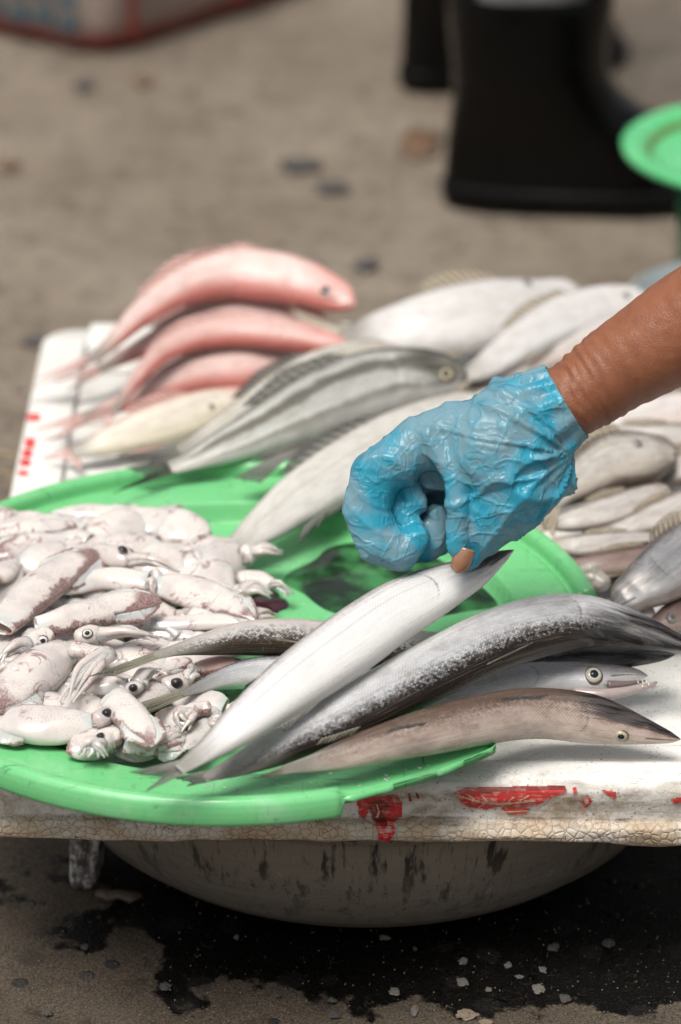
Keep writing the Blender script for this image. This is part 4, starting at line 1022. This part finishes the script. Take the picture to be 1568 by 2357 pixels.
squid('squid mantle with a red-brown tip at the far left edge', .207, [(540, 215, 8), (480, 212, 40), (360, 225, 56), (200, 238, 62), (50, 252, 62), (-60, 262, 55)], mat=2)
squid('squid atop the heap with swollen black eye, arms pointing right', .199, [(-60, 425, 30), (50, 402, 85), (200, 362, 102), (350, 325, 104), (500, 305, 92), (620, 335, 80)], [(660, 375, 70), (760, 415, 88), (860, 440, 92), (930, 460, 70)],
      [(1280, 540, 20), (1240, 520, -20), (1270, 555, 0), (1180, 540, 30), (1220, 500, -30), (1290, 525, 10)], (862, 372, 46, 'ink'), 2, zh=.212)
squid('long squid mantle with brick red edge speckles, slanting down to the left edge', .213, [(715, 385, 10), (650, 420, 62), (540, 482, 96), (420, 552, 116), (300, 640, 126), (180, 742, 120), (80, 842, 100), (0, 922, 78)], mat=1, fins=True)
squid('white squid mantle in the middle of the heap above the red-tipped one', .206, [(440, 685, 10), (520, 640, 52), (640, 592, 70), (780, 575, 78), (920, 592, 78), (1030, 604, 72)], [(1045, 610, 55), (1085, 622, 45)], [(1050, 700, 10), (1100, 690, 0)], mat=3, fins=False)
squid('plump squid mantle with purplish tip pointing at the slender fish', .206, [(1800, 872, 8), (1700, 828, 60), (1580, 768, 97), (1440, 708, 112), (1300, 660, 112), (1180, 630, 92), (1090, 622, 70)], [(1080, 600, 50), (1120, 580, 45)], [(1060, 540, 0), (1030, 600, 10)], mat=2)
squid('smooth white squid end standing up beside the lone squid head', .193, [(1438, 428, 45), (1452, 470, 100), (1470, 540, 126), (1490, 620, 126), (1510, 700, 108)], mat=3, fins=False)
squid('narrow white squid mantle lying along the back of the speckled fish tail', .203, [(1780, 907, 10), (1650, 882, 40), (1500, 880, 50), (1350, 886, 53), (1180, 892, 49), (1060, 892, 40)], mat=3, fins=False)
squid('narrow cream squid mantle just above the speckled fish tail', .197, [(1400, 1002, 10), (1300, 977, 50), (1150, 960, 56), (1000, 960, 50)], mat=0, fins=False)
squid('squid with red-speckled tip and wavy collar in the centre of the heap', .219, [(1135, 742, 8), (1070, 745, 52), (960, 755, 86), (820, 776, 97), (680, 810, 98), (540, 846, 97), (400, 884, 86), (260, 906, 62)], mat=1, flat=.68)
squid('squid with clear round eye and speckled arms curling to the right', .203, [(150, 985, 20), (260, 988, 50), (400, 992, 60), (500, 992, 62)], [(520, 992, 50), (590, 982, 76), (670, 975, 78), (720, 980, 60)],
      [(1150, 1000, 40), (1140, 960, 30), (1130, 1040, -20), (1060, 1075, -60), (1100, 930, 20), (1150, 1010, 0), (1000, 1000, 0)], (612, 962, 48), 4, zh=.216, armr=13)
squid('squid with dark glossy eye at the left, arms falling to the left edge', .201, [(750, 905, 20), (600, 912, 60), (480, 932, 66), (380, 957, 66)], [(370, 968, 58), (300, 995, 78), (220, 1030, 80), (170, 1060, 60)],
      [(0, 1190, 0), (-40, 1235, 20), (-30, 1120, -20), (-60, 1170, 0), (30, 1220, 20), (-50, 1080, -30), (40, 1140, 0)], (298, 1012, 52), 0, zh=.217, armr=15)
squid('broad squid with a staring eye, its trailing tentacles hanging in front', .209, [(-70, 1505, 40), (40, 1420, 122), (160, 1312, 152), (280, 1212, 150), (390, 1122, 120), (465, 1072, 82)], [(480, 1075, 58), (560, 1080, 60), (640, 1095, 62), (715, 1110, 64), (770, 1110, 45)],
      [(470, 1495, 60), (380, 1520, 20), (560, 1420, 10), (600, 1480, -30), (270, 1450, 10), (420, 1330, 0), (640, 1330, -20)], (692, 1105, 52), 2, zh=.216, armr=13, flat=.66)
squid('large white squid mantle at the lower left beside the tray rim', .201, [(-90, 1560, 40), (0, 1562, 92), (120, 1582, 126), (260, 1602, 132), (400, 1602, 126), (520, 1600, 106), (640, 1590, 72)], [(660, 1580, 55), (720, 1550, 68), (790, 1515, 66), (830, 1490, 45)],
      [(900, 1470, 0), (930, 1600, 20), (950, 1540, 0), (880, 1620, 0)], (745, 1522, 50, 'ink'), 2, zh=.208)
squid('squid mantle with pointed tip hanging toward the front of the tray', .211, [(1065, 1757, 10), (1040, 1690, 62), (980, 1610, 96), (900, 1522, 106), (820, 1442, 96), (770, 1410, 70)], mat=2)
squid('translucent squid spread flat at the front of the heap', .196, [(1300, 1782, 15), (1200, 1762, 60), (1050, 1742, 82), (900, 1712, 82)], [(860, 1690, 70), (780, 1692, 84), (710, 1725, 90), (660, 1760, 60)],
      [(380, 1800, 0), (450, 1842, 20), (600, 1855, 0), (800, 1860, 0), (960, 1850, 30), (340, 1770, -20), (1040, 1820, 40), (520, 1800, 0)], (700, 1680, 40, 'ink'), 0, zh=.2, armr=15)
squid('squid with curled tangled arms beside the pale fish tail', .197, [(1290, 1772, 15), (1350, 1702, 50), (1430, 1602, 62), (1490, 1502, 56)], [(1480, 1490, 50), (1400, 1490, 62), (1330, 1515, 62), (1290, 1540, 45)],
      [(1180, 1640, 40), (1220, 1690, -50), (1300, 1650, 60), (1440, 1590, 60), (1250, 1600, -60), (1380, 1640, -40)], None, 0, zh=.206, armr=12)
squid('small squid with blunt white mantle and brown eye near the silver fish tail', .208, [(600, 1372, 15), (650, 1345, 46), (740, 1330, 63), (820, 1326, 64), (885, 1328, 56)], [(890, 1335, 50), (930, 1345, 58), (980, 1320, 50)],
      [(1100, 1250, 20), (1150, 1180, 20), (1060, 1200, -10), (1120, 1290, 0), (1000, 1200, -20), (1160, 1230, 0)], (932, 1342, 38, 'ink'), 3, fins=False, armr=13)
squid('squid with crushed black eye tucked behind the silver fish tail', .2, [(880, 1442, 20), (960, 1422, 60), (1060, 1392, 72), (1130, 1352, 72)], [(1140, 1340, 60), (1200, 1322, 74), (1280, 1300, 70), (1320, 1290, 45)],
      [(1400, 1230, 0), (1420, 1280, 20), (1390, 1310, 0)], (1235, 1312, 56, 'ink'), 4)
squid('small reddish squid between the two fish tails', .203, [(1690, 1172, 30), (1580, 1176, 54), (1470, 1192, 58), (1390, 1212, 52)], [(1380, 1215, 45), (1350, 1240, 40)], [(1300, 1260, 0), (1330, 1280, 0)], mat=5, fins=False)
squid('small speckled squid left of the reddish one', .2, [(1345, 1140, 20), (1280, 1172, 48), (1200, 1202, 48), (1140, 1232, 38)], mat=1, fins=False)
squid('squid at the left edge with a dark brown border', .2, [(-80, 605, 40), (0, 545, 84), (60, 502, 64), (120, 450, 20)], mat=1, fins=False)
squid('lone squid head with purplish arms lying on the open green base', .187, [(470, 1352, 6), (500, 1347, 16), (538, 1340, 21)], [(545, 1338, 20), (575, 1334, 25), (605, 1340, 25), (630, 1350, 18)],
      [(692, 1360, 8), (682, 1374, 0), (640, 1388, -8), (662, 1366, 6), (676, 1352, 0), (650, 1376, 0)], (580, 1346, 13, 'ink'), 5, cs='v', fins=False, armr=8)
random.seed(11)
EXTRA = [(1250, 1560), (1380, 1450), (1150, 1690), (920, 1760), (620, 1750), (1430, 1260), (1640, 1240), (1480, 1060)]
for k in range(40 + len(EXTRA)):   # squid underneath, glimpsed through the gaps
    row, colm = k // 6, k % 6
    x = -60 + 285 * colm + random.uniform(-90, 90); y = 230 + 225 * row + random.uniform(-50, 50)
    x -= max(0, row - 4) * 150 * (colm / 5); x -= (90 if row == 0 else 0) * (colm > 3)
    if k >= 40: x, y = EXTRA[k - 40]
    an = random.uniform(-.5, .5); L = random.uniform(420, 560) * (.75 if k >= 40 else 1)
    dx, dy = L * math.cos(an), L * math.sin(an) * .6
    if random.random() < .5: dx, dy = -dx, -dy
    hw = random.uniform(120, 160) * (.62 if k >= 40 else 1)
    squid('pale squid mostly buried under the heap', .187 + .008 * random.random(), [(x - dx / 2, y - dy / 2, 10), (x - dx / 3, y - dy / 3, hw * .6), (x, y, hw), (x + dx / 3, y + dy / 3, hw * .95), (x + dx / 2, y + dy / 2, hw * .7)],
          [(x + dx * .54, y + dy * .54, hw * .45), (x + dx * .64, y + dy * .64, hw * .5), (x + dx * .72, y + dy * .72, hw * .4)],
          [(x + dx * 1.15 + random.uniform(-60, 60), y + dy * 1.15 + random.uniform(-90, 90), random.uniform(-60, 60)) for _ in range(6)], zh=.196, armr=12, wide=1.15,
          mat=random.choice([0, 2, 2, 3]), fins=k % 3 == 0, share='squid buried in the heap')
def ink():
    m = Mat('ink'); m.set(color=(0.045, 0.008, 0.018), rough=.06, coat=.6, coatr=.03, normal=m.bump(m.noise(m.geo(), 120, 3), .15, .002))
    c = P(606, 1384, .1738); v = [c + Vector((0, 0, .0014))]; n = 60; k = depth(c) / FPX
    for ring, z in ((.6, .0013), (.92, .0008), (1, -.0004)):
        for j in range(n):
            a = 2 * math.pi * j / n; d = ring * (1 + .5 * nz((math.cos(a), math.sin(a), 4), 1.3))
            v.append(c + Vector((62 * k * d * math.cos(a), 30 * k / .46 * d * math.sin(a), z)))
    f = [(0, 1 + j, 1 + (j + 1) % n) for j in range(n)]
    for r in range(2): f += [(1 + r * n + j, 1 + (r + 1) * n + j, 1 + (r + 1) * n + (j + 1) % n, 1 + r * n + (j + 1) % n) for j in range(n)]
    tag(mesh_obj('ink_puddle', v, f, m.m), 'dark purple ink pooled under the lone squid head', 'ink')
ink()
# crumpled film among the right-hand fish
def film(label, px, py, r, z, seed):
    m = Mat('old_film'); p = m.geo()
    m.set(color=m.mix(m.noise(p, 90, 4), (0.30, 0.27, 0.24), (0.48, 0.45, 0.41)), rough=.3, spec=.5, coat=.2)
    c = P(px, py, z); k = r * depth(c) / FPX
    def crumple(co, n):
        q = co * 70 + Vector((seed, 0, 0)); d = noise.voronoi(q)[0]
        return n * (.0035 * (d[1] - d[0]) - .002 + .003 * noise.noise(co * 55))
    o = blob('crumpled_film', [[(c + Vector((-k * .5, 0, 0)), k * .55), (c, k * .7), (c + Vector((k * .5, -k * .5, -.002)), k * .45)]], m.m, voxel=.0013, smooth=2, post=crumple)
    tag(o, label, 'plastic film')
film('crumpled grey plastic film at the tail of the reddish brown fish', 1362, 1325, 48, .186, 1)
film('crumpled plastic film between the dark fish head and the big silver croaker', 1478, 1408, 40, .188, 6)
# ------------------------------------------------------------------ arm with plastic glove
HO = P(1060, 1290, .284); HD = depth(HO)
BACK = -FWD
def hp(x, y, b=0.0): return PD(x, y, HD) + BACK * b
KP = HD / FPX
def skin_mat():
    m = Mat('skin'); p = m.geo()
    big = m.noise(p, 18, 4); mid = m.noise(p, 90, 5, .6)
    c = m.mix(big, (0.185, 0.066, 0.033), (0.275, 0.108, 0.057))
    c = m.mix(m.ss(mid, .45, .7, 0, .4), c, (0.15, 0.052, 0.028))
    cellv = m.vor(m.map(p, (1, 1, 1)), 620, 'DISTANCE_TO_EDGE'); cell2 = m.vor(p, 260, 'DISTANCE_TO_EDGE')
    pores = m.ss(m.vor(p, 900), .25, .1, 0, .35)
    c = m.mix(pores, c, (0.12, 0.045, 0.03))
    h = m.add(m.ss(cellv, 0, .25), m.add(m.mul(m.ss(cell2, 0, .2), .35), m.mul(mid, .6)))
    m.set(color=c, rough=.40, spec=.30, sss=.10, normal=m.bump(h, .22, .0011))
    m.b.inputs['Subsurface Radius'].default_value = (0.003, 0.001, 0.0006); m.b.inputs['Subsurface Scale'].default_value = 1.0
    return m.m
SKIN = skin_mat()
person = empty('person', hp(1265, 945) - Vector((0, 0, .03))); tag(person, 'bare brown forearm reaching in from the right, hand wrapped in a blue bag glove', 'person')
AX = (hp(1568, 762, .012) - hp(1265, 945, 0)).normalized()
W0 = hp(1285, 935, 0)
def skin_post(co, n):
    t = (co - W0).dot(AX)
    s = math.exp(-((t - .022) / .022) ** 2)
    ring = math.sin(t * 900 + 6 * noise.noise(co * 40)) * .0005 + .0014 * (abs(noise.noise(Vector((t * 170, co.z * 20, co.y * 20)))) - .3)
    return n * (s * ring + .0010 * noise.noise(co * 22) + .00025 * noise.noise(co * 160))
q = lambda x, y, r, b=0.0: (hp(x, y, b), r * KP)
elbow = hp(1950, 530, .05)
arm_ch = [q(1180, 1000, 84), q(1265, 945, 88), q(1330, 913, 90, .001), q(1420, 848, 102, .003), q(1568, 760, 124, .012), q(1750, 650, 138, .03), (elbow, .043), (elbow + Vector((.06, .02, .10)), .046), (elbow + Vector((.12, .03, .26)), .050)]
palm = [q(1200, 1000, 96), q(1130, 1040, 100), q(1078, 1026, 62)]
palm2 = [q(1195, 1080, 82), q(1150, 1140, 74), q(1110, 1200, 52), q(1078, 1250, 30, .003), q(1066, 1276, 20, .005), q(1057, 1298, 19, .009)]
index = [q(1046, 1010, 52), q(955, 1028, 48), q(876, 1090, 42), q(850, 1174, 38), q(876, 1240, 36), q(925, 1260, 29), q(960, 1236, 23)]
middle = [q(1036, 1050, 52, -.026), q(920, 1090, 48, -.026), q(880, 1170, 46, -.026), q(920, 1235, 42, -.024), q(985, 1240, 36, -.022), q(1010, 1195, 30, -.022)]
ringf = [q(1040, 1080, 58, -.046), q(940, 1120, 46, -.05), q(915, 1190, 42, -.05), q(960, 1250, 38, -.046), q(1010, 1230, 30, -.044)]
little = [q(1060, 1100, 52, -.066), q(985, 1140, 40, -.07), q(960, 1200, 36, -.07), q(1000, 1240, 32, -.066)]
body = blob('body', [arm_ch, palm, palm2, index, middle, ringf, little, [q(1150, 1030, 90, -.03), q(1090, 1080, 75, -.05)]], SKIN, person, .0019, 4, skin_post)
NAILM = plain('nail', (0.27, 0.135, 0.08), .22, coat=.4, nscale=220, var=.2)
nv = []
nb_ = [hp(1066, 1252, .0150), hp(1054, 1300, .0135)]
for i in range(16):
    t = i / 15; c = hp(lerp(1073, 1050, t), lerp(1262, 1318, t), .0180 - .005 * t * t)
    w_ = 22 * KP * (math.sqrt(max(0.02, 1 - max(0, (t - .55) / .45) ** 2)) if t > .55 else 1) * lerp(.92, 1.0, min(1, t * 2))
    ax = (hp(1095, 1275, .012) - hp(1052, 1262, .012)).normalized()
    for j in range(9):
        s = j / 4 - 1; nv.append(c + ax * (w_ * s) - BACK * (.0030 * s * s))
attach(solid(mesh_obj('thumb_nail', nv, grid_faces(16, 9), NAILM), .0008, 0), person)
def glove_mat():
    m = Mat('blue_film'); p = m.geo()
    warp = m.node('ShaderNodeTexNoise'); m.put(warp.inputs['Vector'], p); warp.inputs['Scale'].default_value = 22; warp.inputs['Detail'].default_value = 2
    wv = m.node('ShaderNodeVectorMath', operation='MULTIPLY_ADD'); m.put(wv.inputs[0], warp.outputs['Color']); wv.inputs[1].default_value = (.03, .03, .03); m.put(wv.inputs[2], p); wp = wv.outputs[0]
    big = m.noise(p, 20, 3, .5, .5); mid = m.noise(wp, 55, 4, .6)
    def crease(vec, sc, w_):
        return m.ss(m.math('ABSOLUTE', m.add(m.noise(vec, sc, 2, .45), -.5)), w_, 0.0)
    k1 = crease(m.map(wp, (1, 2.6, 2.6), (.0, .55, .35)), 17, .05); k2 = crease(m.map(wp, (2.2, 1, 1), (.3, .2, -.5)), 30, .045); k3 = crease(wp, 75, .05)
    cling = m.ss(m.add(big, m.mul(m.add(mid, -.5), .35)), .42, .58)
    c = m.mix(cling, (0.035, 0.37, 0.53), (0.29, 0.47, 0.55))
    c = m.mix(m.mul(m.math('MAXIMUM', k1, k2), .45), c, (0.10, 0.47, 0.62))
    c = m.mix(m.ss(m.noise(p, 130, 3, .6), .70, .76, 0, .6), c, (0.05, 0.06, 0.07))
    h = m.add(k1, m.add(m.mul(k2, .7), m.add(m.mul(k3, .5), m.mul(mid, .6))))
    nr = m.bump(h, .38, .0018)
    m.set(color=c, rough=.26, spec=.4, normal=nr, coat=.15, coatr=.06)
    tl = m.node('ShaderNodeBsdfTranslucent'); m.put(tl.inputs[0], c); m.put(tl.inputs['Normal'], nr)
    tr = m.node('ShaderNodeBsdfTransparent'); tr.inputs[0].default_value = (.66, .88, .95, 1)
    m1, m2 = m.node('ShaderNodeMixShader'), m.node('ShaderNodeMixShader')
    m1.inputs[0].default_value = .25
    m.t.links.new(m.b.outputs[0], m1.inputs[1]); m.t.links.new(tl.outputs[0], m1.inputs[2])
    m.put(m2.inputs[0], m.ss(cling, 0, 1, .20, .42)); m.t.links.new(m1.outputs[0], m2.inputs[1]); m.t.links.new(tr.outputs[0], m2.inputs[2])
    m.t.links.new(m2.outputs[0], m.out.inputs[0])
    return m.m
GC = hp(1140, 1060)
GATH = hp(1318, 1045, .02)
def fold(x): return (1 - abs(noise.noise(x))) ** 9
def glove_post(co, n):
    t = (W0 - co).dot(AX)                              # distance from the cuff into the hand
    rel = co - W0; rad = rel - AX * rel.dot(AX); an = math.atan2(rad.dot(BACK), rad.dot(UPI))
    pleat = math.exp(-abs(t - .004) / .018) * .0016 * math.sin(an * 13 + 3 * noise.noise(co * 25))
    g = co - GATH; gx, gy = g.dot(RGT), g.dot(UPI); r = math.hypot(gx, gy); th = math.atan2(gy, -gx)
    rays = fold(Vector((th * 3.4 + .6 * noise.noise(co * 30), r * 9, 1.7))) * sstep(0, .02, r) * math.exp(-r / .07) * .0062
    along = fold(Vector((co.x * 11 + co.z * 7, co.y * 14 + 3, co.z * 19 - co.x * 6))) * .0050
    fine = fold(Vector((co.x * 36, co.y * 40, co.z * 60 + co.x * 25))) * .0010
    cuffk = sstep(-.004, .014, t)
    return n * (pleat + (rays + along + fine) * cuffk + .0016 * noise.noise(co * 18) - .0020)
gl = [[q(1335, 915, 99), q(1290, 933, 106), q(1240, 965, 112), q(1200, 1000, 126), q(1130, 1040, 130), q(1066, 1014, 88)],
      [q(1215, 1060, 108), q(1200, 1100, 104), q(1150, 1150, 98), q(1108, 1212, 68), q(1080, 1252, 40), q(1066, 1278, 24, .004)],
      [q(1050, 1005, 82), q(955, 1025, 64), q(872, 1088, 56), q(846, 1172, 50), q(872, 1242, 48), q(925, 1264, 40), q(962, 1236, 32)],
      [q(1040, 1050, 80, -.024), q(915, 1090, 66, -.028), q(872, 1172, 62, -.028), q(915, 1240, 56, -.026), q(988, 1246, 50, -.022), q(1008, 1195, 40, -.022)],
      [q(1040, 1080, 74, -.048), q(935, 1120, 60, -.052), q(905, 1190, 56, -.052), q(955, 1252, 50, -.048), q(1012, 1235, 44, -.046), q(1020, 1180, 50, -.046)],
      [q(1150, 1040, 110, -.034), q(1080, 1090, 90, -.056), q(985, 1145, 54, -.072), q(965, 1205, 48, -.072), q(1005, 1245, 42, -.068)],
      [q(985, 1010, 30, .015), q(1040, 1095, 26, .020), q(1056, 1180, 22, .018), q(1056, 1255, 17, .012)],
      [q(935, 1120, 26, -.010), q(965, 1160, 24, -.008), q(925, 1190, 24, -.010), q(960, 1215, 22, -.006)], [q(905, 1130, 22, -.012), q(915, 1180, 22, -.010)]]
cut_n = AX.copy()
gl_o = blob('glove', gl, glove_mat(), person, .0014, 6, glove_post, (hp(1306, 924), cut_n))
gl_o['label'] = 'crinkled translucent blue plastic bag glove'
solid(gl_o, .0005, 1)
# ------------------------------------------------------------------ person in rubber boots at the back
RUB = Mat('black_rubber'); RUB.set(color=(0.0012, 0.0012, 0.0014), rough=RUB.ss(RUB.noise(RUB.geo(), 14, 4), .35, .65,   .22, .36), spec=.22, normal=RUB.bump(RUB.noise(RUB.geo(), 30, 3), .1, .004)); RUB = RUB.m
TROU = plain('grey_trousers', (0.22, 0.21, 0.20), .85, nscale=160, var=.45, bump=.4)
def boot(parent, heel, yaw, name='boot'):
    """heel: ground point under the heel; yaw: direction of the toe"""
    dx, dy = Vector((math.cos(yaw), math.sin(yaw), 0)), Vector((-math.sin(yaw), math.cos(yaw), 0))
    lv, n, M = [], 0, 30
    rows = []
    # shaft rings from the top down to the ankle, then the foot as horizontal slices
    prof = [  # z, back x, front x, half width
        (.246, -.004, .172, .073), (.238, -.006, .174, .075), (.20, -.004, .170, .072), (.165, .0, .166, .068), (.140, .002, .176, .062), (.120, .002, .192, .057), (.104, .0, .214, .054), (.088, -.002, .240, .052), (.068, -.004, .266, .050), (.048, -.005, .282, .049),
        (.032, -.006, .288, .049), (.026, -.007, .293, .051), (.024, -.010, .298, .054), (.012, -.010, .299, .054), (.003, -.008, .297, .052), (.001, -.004, .292, .048)]
    for z, xb, xf, hw in prof:
        c, L = (xb + xf) / 2, (xf - xb) / 2; row = []
        for j in range(M):
            a = 2 * math.pi * j / M; ca, sa = math.cos(a), math.sin(a)
            e = .75; px = math.copysign(abs(ca) ** e, ca) * L + c; py = math.copysign(abs(sa) ** e, sa) * hw
            if z < .09: py *= lerp(.86, 1.05, sstep(.0, .2, px)) * (1 - .25 * sstep(.24, .30, px))
            row.append(heel + dx * px + dy * py + Vector((0, 0, z + (.004 * math.sin(px * 60) if .1 < z < .2 else 0))))
        rows.append(row)
    v = [p for r in rows for p in r]
    f = [tuple(reversed(t)) for t in grid_faces(len(rows), M, True)] + [tuple((len(rows) - 1) * M + j for j in range(M))]
    o = mesh_obj(name, v, f, RUB); s = o.modifiers.new('s', 'SUBSURF'); s.levels = 1; s.render_levels = 2
    m_ = solid(o, .003, -1)
    return attach(o, parent), heel + dx * .084
h1 = P(1030, 478, 0.0) + Vector((0.002, .022, 0)); h2 = P(925, 212, 0.0) + Vector((.006, .01, 0))
p2 = empty('person', h1 + Vector((.1, .2, 0))); tag(p2, 'person standing at the back in black rubber boots and grey trousers', 'person')
_, a1_ = boot(p2, h1, R_(-1)); _, a2_ = boot(p2, h2, R_(24))
leg1 = [(a1_ + Vector((0, 0, z)), r) for z, r in ((.10, .046), (.20, .055), (.235, .060), (.34, .066), (.46, .062), (.52, .064), (.70, .078), (.86, .09))]
leg2 = [(a2_ + Vector((0, 0, z)) + Vector((.0, -.0005, 0)), r) for z, r in ((.10, .046), (.20, .055), (.235, .060), (.34, .066), (.46, .062), (.52, .064), (.70, .078), (.86, .09))]
hip = (a1_ + a2_) / 2 + Vector((0, 0, .93))
blob('body', [leg1 + [(hip, .12)], leg2 + [(hip, .12)], [(hip, .13), (hip + Vector((0, 0, .14)), .13)]], TROU, p2, .012, 3, lambda co, n: n * (.006 * noise.noise(co * 25)))

# ------------------------------------------------------------------ kitchen scale and bowl on the right
def scale():
    Y = 3.0; zp = CAMH - Y * math.tan(PITCH - math.atan((1178.5 - 352) / FPX)); c = P(1758, 352, zp)
    s = empty('scale', (c.x, c.y, 0)); tag(s, 'green kitchen scale with a round dished pan at the right edge', 'scale')
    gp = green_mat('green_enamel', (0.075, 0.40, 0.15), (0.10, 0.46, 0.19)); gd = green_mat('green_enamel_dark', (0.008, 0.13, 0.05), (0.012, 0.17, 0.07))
    r = .138
    prof = [(0, zp - .006), (.02, zp - .0055), (.024, zp - .003), (.03, zp - .006), (.098, zp - .006), (.108, zp - .004), (.114, zp + .003), (.119, zp + .008), (.132, zp + .010), (r, zp + .008), (.137, zp + .002), (.116, zp - .007), (.06, zp - .011), (0, zp - .011)]
    attach(lathe('pan', prof, gp, None, 96, (c.x, c.y, 0)), s)
    attach(lathe('boss', [(0, zp + .004), (.012, zp + .003), (.016, zp - .004), (.0, zp - .006)], gp, None, 32, (c.x - .02, c.y, 0)), s)
    attach(lathe('stain_ring', [(.108, zp - .0035), (.1105, zp - .0005), (.113, zp + .0022), (.112, zp - .001), (.108, zp - .0045)], plain('olive_stain', (.09, .15, .03), .5), None, 72, (c.x, c.y, 0)), s)
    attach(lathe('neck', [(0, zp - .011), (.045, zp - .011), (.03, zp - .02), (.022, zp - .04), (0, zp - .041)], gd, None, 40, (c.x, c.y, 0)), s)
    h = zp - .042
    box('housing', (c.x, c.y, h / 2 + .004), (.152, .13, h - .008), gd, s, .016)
    attach(lathe('dial', [(0, 0), (.055, 0), (.058, .003), (.055, .006), (0, .006)], plain('dial_face', (.75, .74, .70), .3, nscale=30, bump=0), None, 48), s)
    d = bpy.data.objects[[o.name for o in s.children if o.name.startswith('dial')][0]]
    d.matrix_parent_inverse = Matrix.Translation(-s.location); d.location = (c.x, c.y - .0652, h * .55); d.rotation_euler = (R_(90), 0, 0)
    for sx in (-1, 1):
        for sy in (-1, 1): attach(lathe('foot', [(0, 0), (.012, 0), (.010, .012), (0, .012)], plain('foot_rubber', (.02, .02, .02)), None, 20, (c.x + sx * .06, c.y + sy * .048, 0)), s)
scale()
def side_bowl():
    c = P(1700, 688, .12); k = depth(c) / FPX
    m = plain('bowl_metal', (0.46, 0.50, 0.53), .32, metal=.6, nscale=70)
    o = lathe('metal_bowl', [(0, .004), (.05, .004), (.075, .03), (.092, .08), (.096, .116), (.103, .120), (.1045, .1185), (.099, .114), (.0945, .08), (.078, .031), (.052, .007), (0, .007)][::-1], m, None, 96, (0, 0, 0))
    o.location = (c.x, c.y, 0)
    tag(o, 'grey metal bowl on the ground beside the scale, mostly behind the forearm', 'bowl')
side_bowl()
# ------------------------------------------------------------------ woven sack, upper left
def sack():
    corner = P(250, 112, 0.0)
    d1, d2 = Vector((.66, .75, 0)).normalized(), Vector((-.84, .54, 0)).normalized()
    L1, L2, H = .42, .36, .34
    c0 = corner + Vector((0, -.045, 0))
    outline = []
    quad = [c0, c0 + d1 * L1, c0 + d1 * L1 + d2 * L2, c0 + d2 * L2]
    rad = .06; per = []
    for i in range(4):
        p, a, b = quad[i], quad[i - 1], quad[(i + 1) % 4]
        va, vb = (a - p).normalized(), (b - p).normalized()
        A, B = p + va * rad, p + vb * rad
        for k in range(9):
            t = k / 8; per.append(A * (1 - t) ** 2 + p * 2 * t * (1 - t) + B * t * t)
        A2, B2 = B, b + (p - b).normalized() * rad
        for k in range(1, 12): per.append(B.lerp(B2, k / 12))
    cen = sum(quad, Vector()) / 4; n = len(per); v = []; zs = [.004, .0, .006, .02, .05, .1, .15, .2, .25, .3, H]
    ks = [.0, .90, .955, .985, 1.0, 1.015, 1.02, 1.02, 1.01, 1.0, .99]
    for z, k in zip(zs, ks):
        for j, p in enumerate(per):
            q_ = cen + (p - cen) * k; v.append(Vector((q_.x, q_.y, z)) + Vector((nz((j * .2, z * 9, 1)), nz((j * .2, z * 9, 4)), 0)) * (.006 if k > .9 else 0))
    m = Mat('woven_sack'); p = m.geo(); s = m.sep(p)
    c = m.mix(m.noise(p, 20, 4), (0.24, 0.19, 0.165), (0.32, 0.25, 0.215))
    c = m.mix(m.ss(m.add(s[2], m.mul(m.noise(p, 12, 3), .02)), .05, .022), c, (0.20, 0.022, 0.018))
    weave = m.math('SINE', m.mul(s[2], 1800.0))
    m.set(color=c, rough=.55, normal=m.bump(weave, .2, .001))
    o = mesh_obj('sack_body', v, grid_faces(len(zs), n, True), m.m)
    r = empty('sack', (cen.x, cen.y, 0)); tag(r, 'pale woven sack with red base and rows of blue marks, upper left', 'sack'); attach(o, r)
    blue = plain('blue_print', (0.015, 0.075, 0.105), .5); red = plain('red_stripe', (0.24, 0.03, 0.025), .5)
    nrm = Vector((-d2.y, d2.x, 0)); nrm = nrm if nrm.y < 0 else -nrm
    def patch(x, z, w_, h_, mt, dirv, nn, nm):
        q0 = c0 + dirv * x; off = nn * .012
        pts = [Vector((q0.x, q0.y, z)) + off, Vector((q0.x, q0.y, z)) + dirv * w_ + off]
        vv = [pts[0], pts[1], pts[1] + Vector((0, 0, h_)), pts[0] + Vector((0, 0, h_))]
        attach(solid(mesh_obj(nm, vv, [(0, 1, 2, 3)], mt, smooth=False), .002, 0), r)
    for row, z in enumerate((.032, .062)):
        for k in range(4): patch(.035 + .038 * k, z + .004 * (k % 2), .026, .016, blue, d2, nrm, 'printed_mark')
    n1 = Vector((d1.y, -d1.x, 0)); n1 = n1 if n1.y < 0 else -n1
    patch(.03, .02, .012, .2, red, d1, n1, 'printed_stripe'); patch(.22, .02, .012, .2, red, d1, n1, 'printed_stripe')
    for k in range(3): patch(.07 + .04 * k, .075, .028, .016, blue, d1, n1, 'printed_mark')
sack()
